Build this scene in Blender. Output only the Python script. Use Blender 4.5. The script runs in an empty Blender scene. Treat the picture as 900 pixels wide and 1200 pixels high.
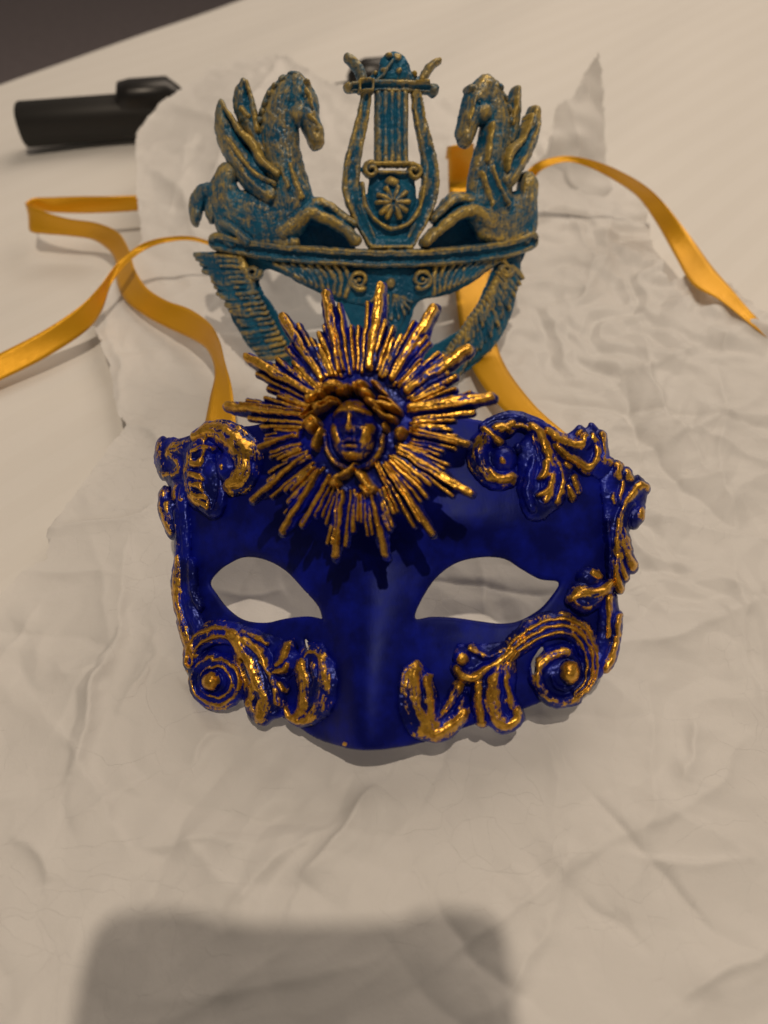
import bpy, math, random
import numpy as np
from mathutils import Matrix, Vector

random.seed(7)
rng = np.random.RandomState(7)
C = bpy.context.scene.collection
SC = bpy.context.scene

# ------------------------------------------------------------------ camera
CAM_Z = 0.235
PITCH = math.radians(48.0)
FPX = 866.7                       # focal length in photo pixels (900 x 1200)
cam_d = bpy.data.cameras.new("camera")
cam = bpy.data.objects.new("camera", cam_d); C.objects.link(cam)
cam.location = (0, 0, CAM_Z)
cam.rotation_euler = (math.pi / 2 - PITCH, 0, 0)
cam_d.sensor_fit = 'VERTICAL'; cam_d.sensor_height = 36.0; cam_d.lens = 26.0
cam_d.clip_start = 0.01; cam_d.clip_end = 50
cam_d.dof.use_dof = True
cam_d.dof.focus_distance = 0.262
cam_d.dof.aperture_fstop = 8.0
SC.camera = cam

# ------------------------------------------------------------------ light
world = bpy.data.worlds.new("World"); SC.world = world
world.use_nodes = True
bg = world.node_tree.nodes['Background']
bg.inputs[0].default_value = (1.0, 0.85, 0.715, 1)
bg.inputs[1].default_value = 0.135

def lamp(name, kind, loc, power, col, size):
    d = bpy.data.lights.new(name, kind); d.energy = power; d.color = col
    if kind == 'AREA':
        d.shape = 'DISK'; d.size = size
    else:
        d.shadow_soft_size = size
    o = bpy.data.objects.new(name, d); C.objects.link(o); o.location = loc
    v = Vector((0, 0.2, 0)) - Vector(loc)
    o.rotation_euler = v.to_track_quat('-Z', 'Y').to_euler()
    return o
lamp("ceiling_lamp", 'POINT', (0.073, -0.20, 1.60), 41.0, (1.0, 0.82, 0.63), 0.018)
lamp("rear_fill", 'AREA', (0.55, 1.5, 1.45), 16.5, (1.0, 0.825, 0.655), 1.5)  # unseen soft fill added to brighten the rear, no real fitting behind it
SC.view_settings.view_transform = 'Standard'
SC.view_settings.look = 'None'
SC.view_settings.exposure = 0.0
SC.view_settings.gamma = 1.0

# ------------------------------------------------------------------ camera rays
sp, cp = math.sin(PITCH), math.cos(PITCH)
def ray(px, py):
    px = np.asarray(px, float); py = np.asarray(py, float)
    a = (px - 450) / FPX; b = -(py - 600) / FPX
    d = np.stack([a, cp + b * sp, -sp + b * cp], -1)
    return d / np.linalg.norm(d, axis=-1, keepdims=True)
EYE = np.array([0, 0, CAM_Z])

class Frame:
    """local frame (u right, v up, w out) with a base surface w = W(u, v)"""
    def __init__(s, O, R, W, t0=0.12, t1=0.9):
        s.O = np.array(O, float); s.R = np.array(R, float); s.W = W; s.t0 = t0; s.t1 = t1
    def hit(s, pts):
        p = np.atleast_2d(np.array(pts, float))
        d = ray(p[:, 0], p[:, 1]) @ s.R            # rows -> local
        o = (EYE - s.O) @ s.R
        t = np.linspace(s.t0, s.t1, 1200)
        P = o[None, None] + d[:, None, :] * t[None, :, None]
        g = P[..., 2] - s.W(P[..., 0], P[..., 1])
        neg = g < 0
        k = np.clip(np.argmax(neg, 1), 1, None)
        i = np.arange(len(p))
        g0 = g[i, k - 1]; g1 = g[i, k]
        f = g0 / (g0 - g1 + 1e-12)
        tt = t[k - 1] + (t[k] - t[k - 1]) * f
        L = o + d * tt[:, None]
        return L[:, :2]
    def world(s, L):
        return s.O + np.asarray(L) @ s.R.T
    def matrix(s):
        m = Matrix([list(s.R[0]) + [s.O[0]], list(s.R[1]) + [s.O[1]], list(s.R[2]) + [s.O[2]], [0, 0, 0, 1]])
        return m

# ------------------------------------------------------------------ maths helpers
def catmull(P, n=8, closed=False):
    P = np.array(P, float)
    if closed: Q = np.vstack([P[-1:], P, P[:2]])
    else: Q = np.vstack([2 * P[0] - P[1], P, 2 * P[-1] - P[-2]])
    out = []
    m = len(Q) - 3
    for i in range(m):
        p0, p1, p2, p3 = Q[i:i + 4]
        for k in range(n):
            t = k / n
            out.append(0.5 * ((2 * p1) + (-p0 + p2) * t + (2 * p0 - 5 * p1 + 4 * p2 - p3) * t * t + (-p0 + 3 * p1 - 3 * p2 + p3) * t ** 3))
    if not closed: out.append(P[-1])
    return np.array(out)

def vnoise(x, y, scale, seed):
    r = np.random.RandomState(seed)
    N = 256
    T = r.rand(N, N)
    a = x / scale + 1000.37; b = y / scale + 1000.71
    i = np.floor(a).astype(int); j = np.floor(b).astype(int)
    f = a - i; g = b - j
    f = f * f * (3 - 2 * f); g = g * g * (3 - 2 * g)
    i0, i1, j0, j1 = i % N, (i + 1) % N, j % N, (j + 1) % N
    return ((T[i0, j0] * (1 - f) + T[i1, j0] * f) * (1 - g) + (T[i0, j1] * (1 - f) + T[i1, j1] * f) * g) - 0.5

def smax(a, b, k):
    h = np.clip(0.5 + 0.5 * (a - b) / k, 0, 1)
    return b * (1 - h) + a * h + k * h * (1 - h)

def sstep(a, b, x):
    t = np.clip((x - a) / (b - a), 0, 1)
    return t * t * (3 - 2 * t)

def gblur(A, s):
    r = int(max(1, round(s * 2.5)))
    k = np.exp(-0.5 * (np.arange(-r, r + 1) / s) ** 2); k /= k.sum()
    P = np.pad(A, r, mode='edge')
    B = sum(k[i] * P[i:i + A.shape[0], :] for i in range(2 * r + 1))
    return sum(k[i] * B[:, i:i + A.shape[1]] for i in range(2 * r + 1))

def poly_sdf(U, V, P):
    """positive inside"""
    P = np.array(P); Q = np.roll(P, -1, 0)
    D = np.full(U.shape, 1e9); ins = np.zeros(U.shape, bool)
    for (x0, y0), (x1, y1) in zip(P, Q):
        dx, dy = x1 - x0, y1 - y0
        L = dx * dx + dy * dy + 1e-18
        t = np.clip(((U - x0) * dx + (V - y0) * dy) / L, 0, 1)
        D = np.minimum(D, (U - x0 - t * dx) ** 2 + (V - y0 - t * dy) ** 2)
        if y0 != y1:
            c = ((y0 > V) != (y1 > V)) & (U < (x1 - x0) * (V - y0) / (y1 - y0) + x0)
            ins ^= c
    D = np.sqrt(D)
    return np.where(ins, D, -D)

# ------------------------------------------------------------------ relief modelling
PROF = {
    'round': lambda q: np.sqrt(np.clip(1 - q * q, 0, 1)),
    'flat': lambda q: np.clip(1 - q ** 6, 0, 1) ** 0.5,
    'rib2': lambda q: np.clip(1 - q ** 4, 0, 1) ** 0.5 * (0.70 + 0.30 * np.cos(2 * np.pi * q * 1.0 + np.pi)),
    'rib3': lambda q: np.clip(1 - q ** 4, 0, 1) ** 0.5 * (0.74 + 0.26 * np.cos(2 * np.pi * q * 1.5)),
    'chan': lambda q: np.clip(1 - q ** 6, 0, 1) ** 0.5 * (0.55 + 0.45 * np.abs(q) ** 1.5),
    'mold': lambda q: np.clip(1 - q ** 10, 0, 1) ** 0.5 * (0.6 + 0.4 * sstep(0.15, 0.3, q) + 0.15 * sstep(-0.55, -0.7, q)),
    'cone': lambda q: 1 - np.abs(q) ** 1.3,
}
def S(pts, H, prof='round', gold=1.0, lift=0.0, k=None, n=6):
    return dict(t='s', p=pts, H=H, prof=prof, g=gold, lift=lift, k=k, n=n)
def B(x, y, rx, ry, H, rot=0, gold=1.0, lift=0.0, pw=0.5):
    return dict(t='b', c=(x, y), r=(rx, ry), rot=rot, H=H, g=gold, lift=lift, pw=pw)
def P(pts, H, R, gold=0.3, lift=0.0, smooth=4):
    return dict(t='p', p=pts, H=H, R=R, g=gold, lift=lift, n=smooth)
def A(x, y, rx, ry, amp, rot=0, gold=None):
    return dict(t='a', c=(x, y), r=(rx, ry), rot=rot, H=amp, g=gold)
def ring(cx, cy, r0, r1, w0, w1, turns=1.1, start=0, H=1.5, n=14, gold=1.0, cw=1, asp=1.0, **kw):
    pts = []
    m = int(n * turns) + 1
    for i in range(m):
        f = i / (m - 1)
        a = math.radians(start) + cw * f * turns * 2 * math.pi
        r = r0 + (r1 - r0) * f
        pts.append((cx + r * math.cos(a), cy + asp * r * math.sin(a), w0 + (w1 - w0) * f))
    return S(pts, H, gold=gold, n=3, **kw)
MM = 0.001

def link(name, me, mat, parent=None):
    o = bpy.data.objects.new(name, me); C.objects.link(o)
    if mat: me.materials.append(mat)
    if parent is not None: o.parent = parent
    return o

def relief(name, fr, elems, res, mat, parent, thick=0.6 * MM, k=0.35 * MM, rough=0.10 * MM, seed=1,
           holes=(), bump_scale=1.6 * MM, crest=None, back=True, hfun=None, goldmul=1.0, us=None, vs=None, wob=0.0, wid=1.0, hs=1.0, stri=0.0, cw=0.45, c0=0.44):
    # map every element to (u, v)
    prep = []
    lo = np.array([1e9, 1e9]); hi = -lo
    for e in elems:
        if e['t'] == 's':
            p = catmull(e['p'], e['n'])
            xy, r = p[:, :2], np.abs(p[:, 2])
            tg = np.gradient(xy, axis=0); tg /= np.linalg.norm(tg, axis=1, keepdims=True) + 1e-9
            nn = np.stack([-tg[:, 1], tg[:, 0]], 1)
            c = fr.hit(xy); a = fr.hit(xy + nn * r[:, None]); b = fr.hit(xy - nn * r[:, None])
            ru = np.linalg.norm(a - b, axis=1) / 2
            ru = np.minimum(ru, np.median(ru / r) * r * 1.8) * wid
            prep.append((e, c, ru)); rm = ru.max()
            lo = np.minimum(lo, c.min(0) - rm); hi = np.maximum(hi, c.max(0) + rm)
        elif e['t'] == 'p':
            q = fr.hit(catmull(e['p'], e['n'], True) if e['n'] > 1 else e['p'])
            prep.append((e, q, None)); lo = np.minimum(lo, q.min(0)); hi = np.maximum(hi, q.max(0))
        else:
            cx, cy = e['c']; rx, ry = e['r']; th = math.radians(e['rot'])
            ax = (rx * math.cos(th), rx * math.sin(th)); ay = (-ry * math.sin(th), ry * math.cos(th))
            q = fr.hit([(cx, cy), (cx + ax[0], cy + ax[1]), (cx - ax[0], cy - ax[1]), (cx + ay[0], cy + ay[1]), (cx - ay[0], cy - ay[1])])
            M = np.stack([(q[1] - q[2]) / 2, (q[3] - q[4]) / 2], 1)
            prep.append((e, q[0], M))
            if e['t'] == 'b':
                m = np.abs(M).sum(1); lo = np.minimum(lo, q[0] - m); hi = np.maximum(hi, q[0] + m)
    pad = 4 * res
    if us is None:
        us = np.arange(lo[0] - pad, hi[0] + pad, res); vs = np.arange(lo[1] - pad, hi[1] + pad, res)
    V, U = np.meshgrid(vs, us, indexing='ij')
    if wob:
        Uw = U + wob * (vnoise(U, V, 3 * MM, seed + 50) + 0.5 * vnoise(U, V, 1.2 * MM, seed + 52))
        Vw = V + wob * (vnoise(U, V, 3 * MM, seed + 51) + 0.5 * vnoise(U, V, 1.2 * MM, seed + 53))
    else: Uw, Vw = U, V
    SD = np.full(U.shape, -1.0); H = np.full(U.shape, -2 * k); G = np.zeros(U.shape)
    for e, c, ex in prep:
        if e['t'] == 's':
            m = ex.max() + 3 * res + wob
            l, h_ = c.min(0) - m, c.max(0) + m
            i0, i1 = np.searchsorted(vs, [l[1], h_[1]]); j0, j1 = np.searchsorted(us, [l[0], h_[0]])
            sl = (slice(i0, i1), slice(j0, j1))
            if i1 <= i0 or j1 <= j0: continue
            u, v = Uw[sl], Vw[sl]
            best = np.full(u.shape, -1.0); q = np.full(u.shape, 2.0); al = np.zeros(u.shape)
            arc = np.concatenate([[0], np.cumsum(np.linalg.norm(np.diff(c, axis=0), axis=1))])
            for n in range(len(c) - 1):
                a, b = c[n], c[n + 1]; d = b - a; L = d @ d + 1e-18
                t = np.clip(((u - a[0]) * d[0] + (v - a[1]) * d[1]) / L, 0, 1)
                ox, oy = u - a[0] - t * d[0], v - a[1] - t * d[1]
                dist = np.sqrt(ox * ox + oy * oy); r = ex[n] + (ex[n + 1] - ex[n]) * t
                s = r - dist
                sg = np.sign(d[0] * oy - d[1] * ox)
                w = s > best
                al = np.where(w, arc[n] + t * (arc[n + 1] - arc[n]), al)
                best = np.where(w, s, best); q = np.where(w, sg * dist / np.maximum(r, 1e-6), q)
            inside = best > 0
            rm = np.median(ex)
            if stri:
                lr = ex.mean()
                sn = vnoise(q * lr, al, 0.0, 0) if False else vnoise(q * lr / 0.00042, al / 0.0035, 1.0, seed + len(c)) + 0.5 * vnoise(q * lr / 0.0002, al / 0.002, 1.0, seed + 3)
            else: sn = 0.0
            h = np.where(inside, e['lift'] + stri * sn + hs * e['H'] * PROF[e['prof']](np.clip(q, -1, 1)), -2 * k)
        elif e['t'] == 'b':
            m = np.abs(ex).sum(1) + 3 * res
            l, h_ = c - m, c + m
            i0, i1 = np.searchsorted(vs, [l[1], h_[1]]); j0, j1 = np.searchsorted(us, [l[0], h_[0]])
            sl = (slice(i0, i1), slice(j0, j1)); u, v = Uw[sl], Vw[sl]
            Mi = np.linalg.inv(ex)
            a = Mi[0, 0] * (u - c[0]) + Mi[0, 1] * (v - c[1]); b = Mi[1, 0] * (u - c[0]) + Mi[1, 1] * (v - c[1])
            r = np.sqrt(a * a + b * b) + 1e-9
            sc = min(np.linalg.norm(ex[:, 0]), np.linalg.norm(ex[:, 1]))
            best = (1 - r) * sc; inside = r < 1
            h = np.where(inside, e['lift'] + e['H'] * np.clip(1 - r * r, 0, 1) ** e['pw'], -2 * k)
        elif e['t'] == 'p':
            l, h_ = c.min(0) - 3 * res - wob, c.max(0) + 3 * res + wob
            i0, i1 = np.searchsorted(vs, [l[1], h_[1]]); j0, j1 = np.searchsorted(us, [l[0], h_[0]])
            sl = (slice(i0, i1), slice(j0, j1)); u, v = Uw[sl], Vw[sl]
            best = poly_sdf(u, v, c); inside = best > 0
            x = np.clip(best / e['R'], 0, 1)
            h = np.where(inside, e['lift'] + e['H'] * np.sqrt(np.clip(1 - (1 - x) ** 2, 0, 1)), -2 * k)
        else:
            m = 3 * np.abs(ex).sum(1); l, h_ = c - m, c + m
            i0, i1 = np.searchsorted(vs, [l[1], h_[1]]); j0, j1 = np.searchsorted(us, [l[0], h_[0]])
            sl = (slice(i0, i1), slice(j0, j1)); u, v = U[sl], V[sl]
            Mi = np.linalg.inv(ex)
            a = Mi[0, 0] * (u - c[0]) + Mi[0, 1] * (v - c[1]); b = Mi[1, 0] * (u - c[0]) + Mi[1, 1] * (v - c[1])
            g = np.exp(-(a * a + b * b))
            H[sl] = H[sl] + e['H'] * g
            if e['g'] is not None: G[sl] = G[sl] * (1 - g) + e['g'] * g
            continue
        kk = e.get('k') or k
        Hs = H[sl]
        w = inside & (h > Hs - 0.3 * kk)
        G[sl] = np.where(w, e['g'] * (1 + (0.55 * sn if e['t'] == 's' and stri else 0.0)), G[sl])
        H[sl] = np.where(inside, smax(Hs, h, kk), Hs)
        SD[sl] = np.maximum(SD[sl], best)
    for hp in holes:
        q = fr.hit(catmull(hp, 5, True))
        SD = np.minimum(SD, -poly_sdf(Uw, Vw, q))
    Hc = np.maximum(H, 0)
    if hfun is not None: Hc = Hc + hfun(U, V, SD)
    base = fr.W(U, V)
    if rough:
        Hc = Hc + rough * sstep(0, 1.0 * MM, SD) * (vnoise(U, V, 2.2 * MM, seed) + 0.7 * vnoise(U, V, 0.9 * MM, seed + 1) + 0.5 * vnoise(U, V, 0.5 * MM, seed + 2))
    # crest map for dry-brushed paint
    sc = crest or bump_scale
    fill = np.where(SD > 0, Hc, 0)
    bl = gblur(fill, sc / res)
    cr = np.clip(c0 + cw * (fill - bl) / (1.0 * MM), 0, 1)
    gold = np.clip(cr * G * goldmul, 0, 1)
    gu = np.gradient(SD, us, axis=1); gv = np.gradient(SD, vs, axis=0)
    gn = np.sqrt(gu * gu + gv * gv) + 1e-6
    rl = np.minimum(np.gradient(us)[None, :], np.gradient(vs)[:, None]) * np.ones_like(U)
    inc = SD > -0.7 * rl
    M = inc[:-1, :-1] & inc[1:, :-1] & inc[:-1, 1:] & inc[1:, 1:]
    near = np.abs(SD) < 0.7 * rl
    Un = np.where(near, U - SD * gu / gn, U); Vn = np.where(near, V - SD * gv / gn, V)
    Hn = np.where(near & (hfun is None), 0, Hc) if hfun is None else Hc
    Wn = np.where(near, fr.W(Un, Vn), base)
    used = np.zeros(U.shape, bool)
    used[:-1, :-1] |= M; used[1:, :-1] |= M; used[:-1, 1:] |= M; used[1:, 1:] |= M
    idx = -np.ones(U.shape, int); idx[used] = np.arange(used.sum()); nv = int(used.sum())
    co = np.stack([Un[used], Vn[used], (Wn + Hn)[used]], 1)
    ga = gold[used]
    a, b, c_, d = idx[:-1, :-1][M], idx[:-1, 1:][M], idx[1:, 1:][M], idx[1:, :-1][M]
    F = [np.stack([a, b, c_, d], 1)]
    if back:
        co2 = np.stack([Un[used], Vn[used], Wn[used] - thick], 1)
        co = np.vstack([co, co2]); ga = np.concatenate([ga, 0 * ga])
        F.append(np.stack([a, d, c_, b], 1) + nv)
        Mp = np.pad(M, 1)
        def edge(sel, p, q):
            i, j = np.nonzero(sel)
            e0 = idx[i + p[0], j + p[1]]; e1 = idx[i + q[0], j + q[1]]
            F.append(np.stack([e1, e0, e0 + nv, e1 + nv], 1))
        edge(M & ~Mp[:-2, 1:-1], (0, 0), (0, 1))
        edge(M & ~Mp[2:, 1:-1], (1, 1), (1, 0))
        edge(M & ~Mp[1:-1, :-2], (1, 0), (0, 0))
        edge(M & ~Mp[1:-1, 2:], (0, 1), (1, 1))
    F = np.vstack(F)
    me = bpy.data.meshes.new(name)
    me.vertices.add(len(co)); me.vertices.foreach_set('co', co.astype(np.float32).ravel())
    me.loops.add(F.size); me.loops.foreach_set('vertex_index', F.astype(np.int32).ravel())
    me.polygons.add(len(F)); me.polygons.foreach_set('loop_start', (np.arange(len(F)) * 4).astype(np.int32))
    me.polygons.foreach_set('loop_total', np.full(len(F), 4, np.int32))
    me.polygons.foreach_set('use_smooth', np.ones(len(F), bool))
    at = me.attributes.new('gold', 'FLOAT', 'POINT'); at.data.foreach_set('value', ga.astype(np.float32))
    me.update(); me.validate()
    return link(name, me, mat, parent)

# ------------------------------------------------------------------ materials
def new_mat(name):
    m = bpy.data.materials.new(name); m.use_nodes = True
    nt = m.node_tree; b = nt.nodes['Principled BSDF']
    return m, nt, b
def N(nt, typ, **kw):
    n = nt.nodes.new(typ)
    for k_, v in kw.items():
        if k_.startswith('i_'): n.inputs[int(k_[2:]) if k_[2:].isdigit() else k_[2:]].default_value = v
        else: setattr(n, k_, v)
    return n
def noise(nt, scale, detail=5, rough=0.6, vec=None, dist=0.0):
    n = nt.nodes.new('ShaderNodeTexNoise'); n.inputs['Scale'].default_value = scale
    n.inputs['Detail'].default_value = detail; n.inputs['Roughness'].default_value = rough
    n.inputs['Distortion'].default_value = dist
    if vec is not None: nt.links.new(vec, n.inputs['Vector'])
    return n.outputs['Fac']
def ramp(nt, fac, stops):
    r = nt.nodes.new('ShaderNodeValToRGB'); nt.links.new(fac, r.inputs[0])
    els = r.color_ramp.elements
    while len(els) < len(stops): els.new(0.5)
    for e, (p, c) in zip(els, stops):
        e.position = p; e.color = c if len(c) == 4 else (*c, 1)
    return r.outputs[0]
def math_(nt, op, a, b=None, c=None, clamp=False):
    n = nt.nodes.new('ShaderNodeMath'); n.operation = op; n.use_clamp = clamp
    for i, x in enumerate((a, b, c)):
        if x is None: continue
        if isinstance(x, (int, float)): n.inputs[i].default_value = x
        else: nt.links.new(x, n.inputs[i])
    return n.outputs[0]
def mix(nt, f, a, b):
    n = nt.nodes.new('ShaderNodeMix'); n.data_type = 'RGBA'
    nt.links.new(f, n.inputs[0]) if not isinstance(f, float) else setattr(n.inputs[0], 'default_value', f)
    for s_, x in ((6, a), (7, b)):
        if isinstance(x, tuple): n.inputs[s_].default_value = x if len(x) == 4 else (*x, 1)
        else: nt.links.new(x, n.inputs[s_])
    return n.outputs[2]

def painted(name, base, base2, gold, gold2, thr=0.5, soft=0.07, rough=0.42, nscale=700, namp=0.42, spec=0.5, stint=(1, 1, 1, 1), metal=0.75, grough=0.36, fmax=1.0):
    m, nt, b = new_mat(name)
    tc = nt.nodes.new('ShaderNodeTexCoord').outputs['Object']
    at = nt.nodes.new('ShaderNodeAttribute'); at.attribute_name = 'gold'
    n1 = noise(nt, nscale, 6, 0.7, tc, 0.6)
    n2 = noise(nt, nscale * 0.22, 3, 0.5, tc)
    b.inputs['Specular IOR Level'].default_value = spec; b.inputs['Specular Tint'].default_value = stint
    mp = nt.nodes.new('ShaderNodeMapping'); nt.links.new(tc, mp.inputs[0]); mp.inputs['Scale'].default_value = (1.0, 0.18, 1.0)
    mp.inputs['Rotation'].default_value = (0, 0, 0.5)
    n3 = noise(nt, nscale * 2.2, 4, 0.7, mp.outputs[0])
    v = math_(nt, 'MULTIPLY_ADD', math_(nt, 'SUBTRACT', n1, 0.5), namp, at.outputs['Fac'])
    v = math_(nt, 'MULTIPLY_ADD', math_(nt, 'SUBTRACT', n2, 0.5), namp * 0.9, v)
    v = math_(nt, 'MULTIPLY_ADD', math_(nt, 'SUBTRACT', n3, 0.5), namp * 0.8, v)
    mr = nt.nodes.new('ShaderNodeMapRange'); mr.inputs[1].default_value = thr - soft; mr.inputs[2].default_value = thr + soft
    nt.links.new(v, mr.inputs[0])
    f = math_(nt, 'MULTIPLY', math_(nt, 'MULTIPLY', mr.outputs[0], fmax), math_(nt, 'GREATER_THAN', at.outputs['Fac'], 0.02))
    big = noise(nt, 90, 4, 0.6, tc)
    bc = mix(nt, ramp(nt, big, [(0.42, (0, 0, 0)), (0.72, (1, 1, 1))]), base, base2)
    gc = mix(nt, ramp(nt, n1, [(0.35, (0, 0, 0)), (0.7, (1, 1, 1))]), gold, gold2)
    col = mix(nt, f, bc, gc)
    nt.links.new(col, b.inputs['Base Color'])
    nt.links.new(mix(nt, f, tuple(stint), (1, 1, 1, 1)), b.inputs['Specular Tint'])
    nt.links.new(math_(nt, 'MULTIPLY', f, metal), b.inputs['Metallic'])
    r = math_(nt, 'ADD', mix_val(nt, f, rough, grough), math_(nt, 'MULTIPLY', math_(nt, 'SUBTRACT', big, 0.5), 0.35))
    nt.links.new(r, b.inputs['Roughness'])
    bp = nt.nodes.new('ShaderNodeBump'); bp.inputs['Distance'].default_value = 0.00012; bp.inputs['Strength'].default_value = 0.8
    hsum = math_(nt, 'ADD', math_(nt, 'MULTIPLY', n3, 0.6), math_(nt, 'MULTIPLY', f, 0.5))
    hsum = math_(nt, 'ADD', hsum, math_(nt, 'MULTIPLY', noise(nt, 260, 4, 0.6, tc), 0.6))
    nt.links.new(hsum, bp.inputs['Height']); nt.links.new(bp.outputs[0], b.inputs['Normal'])
    return m
def mix_val(nt, f, a, b):
    return math_(nt, 'MULTIPLY_ADD', f, b - a, a)

BT = (0.25, 0.33, 1.0, 1)
M_BLUE = painted("blue_gold_paint", (0.0016, 0.0026, 0.075), (0.004, 0.010, 0.38), (0.34, 0.155, 0.014), (0.92, 0.52, 0.065), thr=0.58, namp=1.15, nscale=480, spec=0.75, stint=BT, rough=0.30, grough=0.29)
M_BLUEP = painted("blue_satin_paint", (0.0018, 0.0029, 0.095), (0.003, 0.008, 0.27), (0.52, 0.25, 0.03), (0.90, 0.52, 0.10), thr=0.6, rough=0.47, spec=0.42, stint=BT)
M_TEAL = painted("teal_gold_paint", (0.006, 0.088, 0.18), (0.012, 0.150, 0.27), (0.46, 0.30, 0.04), (0.90, 0.62, 0.11), thr=0.68, soft=0.36, rough=0.42, nscale=280, namp=1.25, metal=0.4, grough=0.42, fmax=0.80, spec=0.5, stint=(.6, .8, 1, 1))

def plain(name, col, rough=0.5, var=0.0, scale=200, metal=0.0, bump=0.0, bscale=500):
    m, nt, b = new_mat(name)
    tc = nt.nodes.new('ShaderNodeTexCoord').outputs['Object']
    n = noise(nt, scale, 5, 0.6, tc)
    c2 = tuple(x * (1 - var) for x in col)
    nt.links.new(mix(nt, n, col, c2), b.inputs['Base Color'])
    b.inputs['Roughness'].default_value = rough; b.inputs['Metallic'].default_value = metal
    if bump:
        bp = nt.nodes.new('ShaderNodeBump'); bp.inputs['Distance'].default_value = bump
        nt.links.new(noise(nt, bscale, 4, 0.6, tc), bp.inputs['Height']); nt.links.new(bp.outputs[0], b.inputs['Normal'])
    return m

def paper_mat():
    m, nt, b = new_mat("white_tissue")
    tc = nt.nodes.new('ShaderNodeTexCoord').outputs['Object']
    n = noise(nt, 60, 6, 0.6, tc); n2 = noise(nt, 700, 4, 0.7, tc)
    c = mix(nt, n, (0.77, 0.755, 0.74), (0.84, 0.835, 0.825))
    c = mix(nt, ramp(nt, n2, [(0.3, (0, 0, 0)), (0.75, (1, 1, 1))]), c, (0.80, 0.795, 0.785))
    nt.links.new(c, b.inputs['Base Color']); b.inputs['Roughness'].default_value = 0.50
    b.inputs['Specular IOR Level'].default_value = 0.35
    wn = nt.nodes.new('ShaderNodeTexNoise'); wn.inputs['Scale'].default_value = 26; wn.inputs['Detail'].default_value = 3; nt.links.new(tc, wn.inputs['Vector'])
    vm = nt.nodes.new('ShaderNodeVectorMath'); vm.operation = 'MULTIPLY_ADD'
    nt.links.new(wn.outputs['Color'], vm.inputs[0]); vm.inputs[1].default_value = (0.035, 0.035, 0.0); nt.links.new(tc, vm.inputs[2])
    fl = nt.nodes.new('ShaderNodeVectorMath'); fl.operation = 'MULTIPLY'; nt.links.new(vm.outputs[0], fl.inputs[0]); fl.inputs[1].default_value = (1, 1, 0)
    def facets(scale, slope, mscale, lo_, hi_):
        v = nt.nodes.new('ShaderNodeTexVoronoi'); v.feature = 'F1'; v.voronoi_dimensions = '2D'; v.inputs['Scale'].default_value = scale
        nt.links.new(fl.outputs[0], v.inputs['Vector'])
        d = nt.nodes.new('ShaderNodeVectorMath'); d.operation = 'SUBTRACT'; nt.links.new(fl.outputs[0], d.inputs[0]); nt.links.new(v.outputs['Position'], d.inputs[1])
        c_ = nt.nodes.new('ShaderNodeVectorMath'); c_.operation = 'SUBTRACT'; nt.links.new(v.outputs['Color'], c_.inputs[0]); c_.inputs[1].default_value = (0.5, 0.5, 0.5)
        dt = nt.nodes.new('ShaderNodeVectorMath'); dt.operation = 'DOT_PRODUCT'; nt.links.new(d.outputs[0], dt.inputs[0]); nt.links.new(c_.outputs[0], dt.inputs[1])
        msk = ramp(nt, noise(nt, mscale, 2, 0.5, tc), [(lo_, (0, 0, 0)), (hi_, (1, 1, 1))])
        return math_(nt, 'MULTIPLY', math_(nt, 'MULTIPLY', dt.outputs['Value'], slope), msk)
    bp = nt.nodes.new('ShaderNodeBump'); bp.inputs['Distance'].default_value = 1.0; bp.inputs['Strength'].default_value = 1.0
    hh = math_(nt, 'ADD', facets(55, 0.06, 9, 0.45, 0.7), facets(130, 0.13, 14, 0.5, 0.7))
    hh = math_(nt, 'MULTIPLY_ADD', noise(nt, 140, 5, 0.65, tc), 0.00022, hh)
    nt.links.new(hh, bp.inputs['Height']); nt.links.new(bp.outputs[0], b.inputs['Normal'])
    tr = nt.nodes.new('ShaderNodeBsdfTranslucent'); tr.inputs[0].default_value = (0.8, 0.76, 0.7, 1)
    mx = nt.nodes.new('ShaderNodeMixShader'); mx.inputs[0].default_value = 0.22
    out = nt.nodes['Material Output']
    nt.links.new(b.outputs[0], mx.inputs[1]); nt.links.new(tr.outputs[0], mx.inputs[2]); nt.links.new(mx.outputs[0], out.inputs[0])
    return m
M_PAPER = paper_mat()

STRIPE_ANG = math.atan2(0.27, 0.235)
def sheet_mat():
    m, nt, b = new_mat("white_satin_stripe")
    tc = nt.nodes.new('ShaderNodeTexCoord').outputs['Object']
    mp = nt.nodes.new('ShaderNodeMapping'); mp.vector_type = 'POINT'; nt.links.new(tc, mp.inputs[0])
    mp.inputs['Rotation'].default_value = (0, 0, -STRIPE_ANG)
    w = nt.nodes.new('ShaderNodeTexWave'); w.wave_type = 'BANDS'; w.bands_direction = 'Y'; w.inputs['Scale'].default_value = 13
    w.inputs['Distortion'].default_value = 0.25; w.inputs['Detail'].default_value = 1
    nt.links.new(mp.outputs[0], w.inputs[0])
    f = ramp(nt, w.outputs['Fac'], [(0.42, (0, 0, 0)), (0.58, (1, 1, 1))])
    c = mix(nt, f, (0.745, 0.73, 0.70), (0.757, 0.743, 0.715))
    nt.links.new(c, b.inputs['Base Color'])
    nt.links.new(mix_val(nt, f, 0.66, 0.62), b.inputs['Roughness'])
    bp = nt.nodes.new('ShaderNodeBump'); bp.inputs['Distance'].default_value = 0.00008
    nt.links.new(math_(nt, 'MULTIPLY_ADD', noise(nt, 900, 2, 0.5, tc), 0.3, f), bp.inputs['Height']); nt.links.new(bp.outputs[0], b.inputs['Normal'])
    return m
M_SHEET = sheet_mat()
M_BLACK = plain("black_rubber", (0.012, 0.011, 0.010), 0.55, 0.3, 80)
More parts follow.
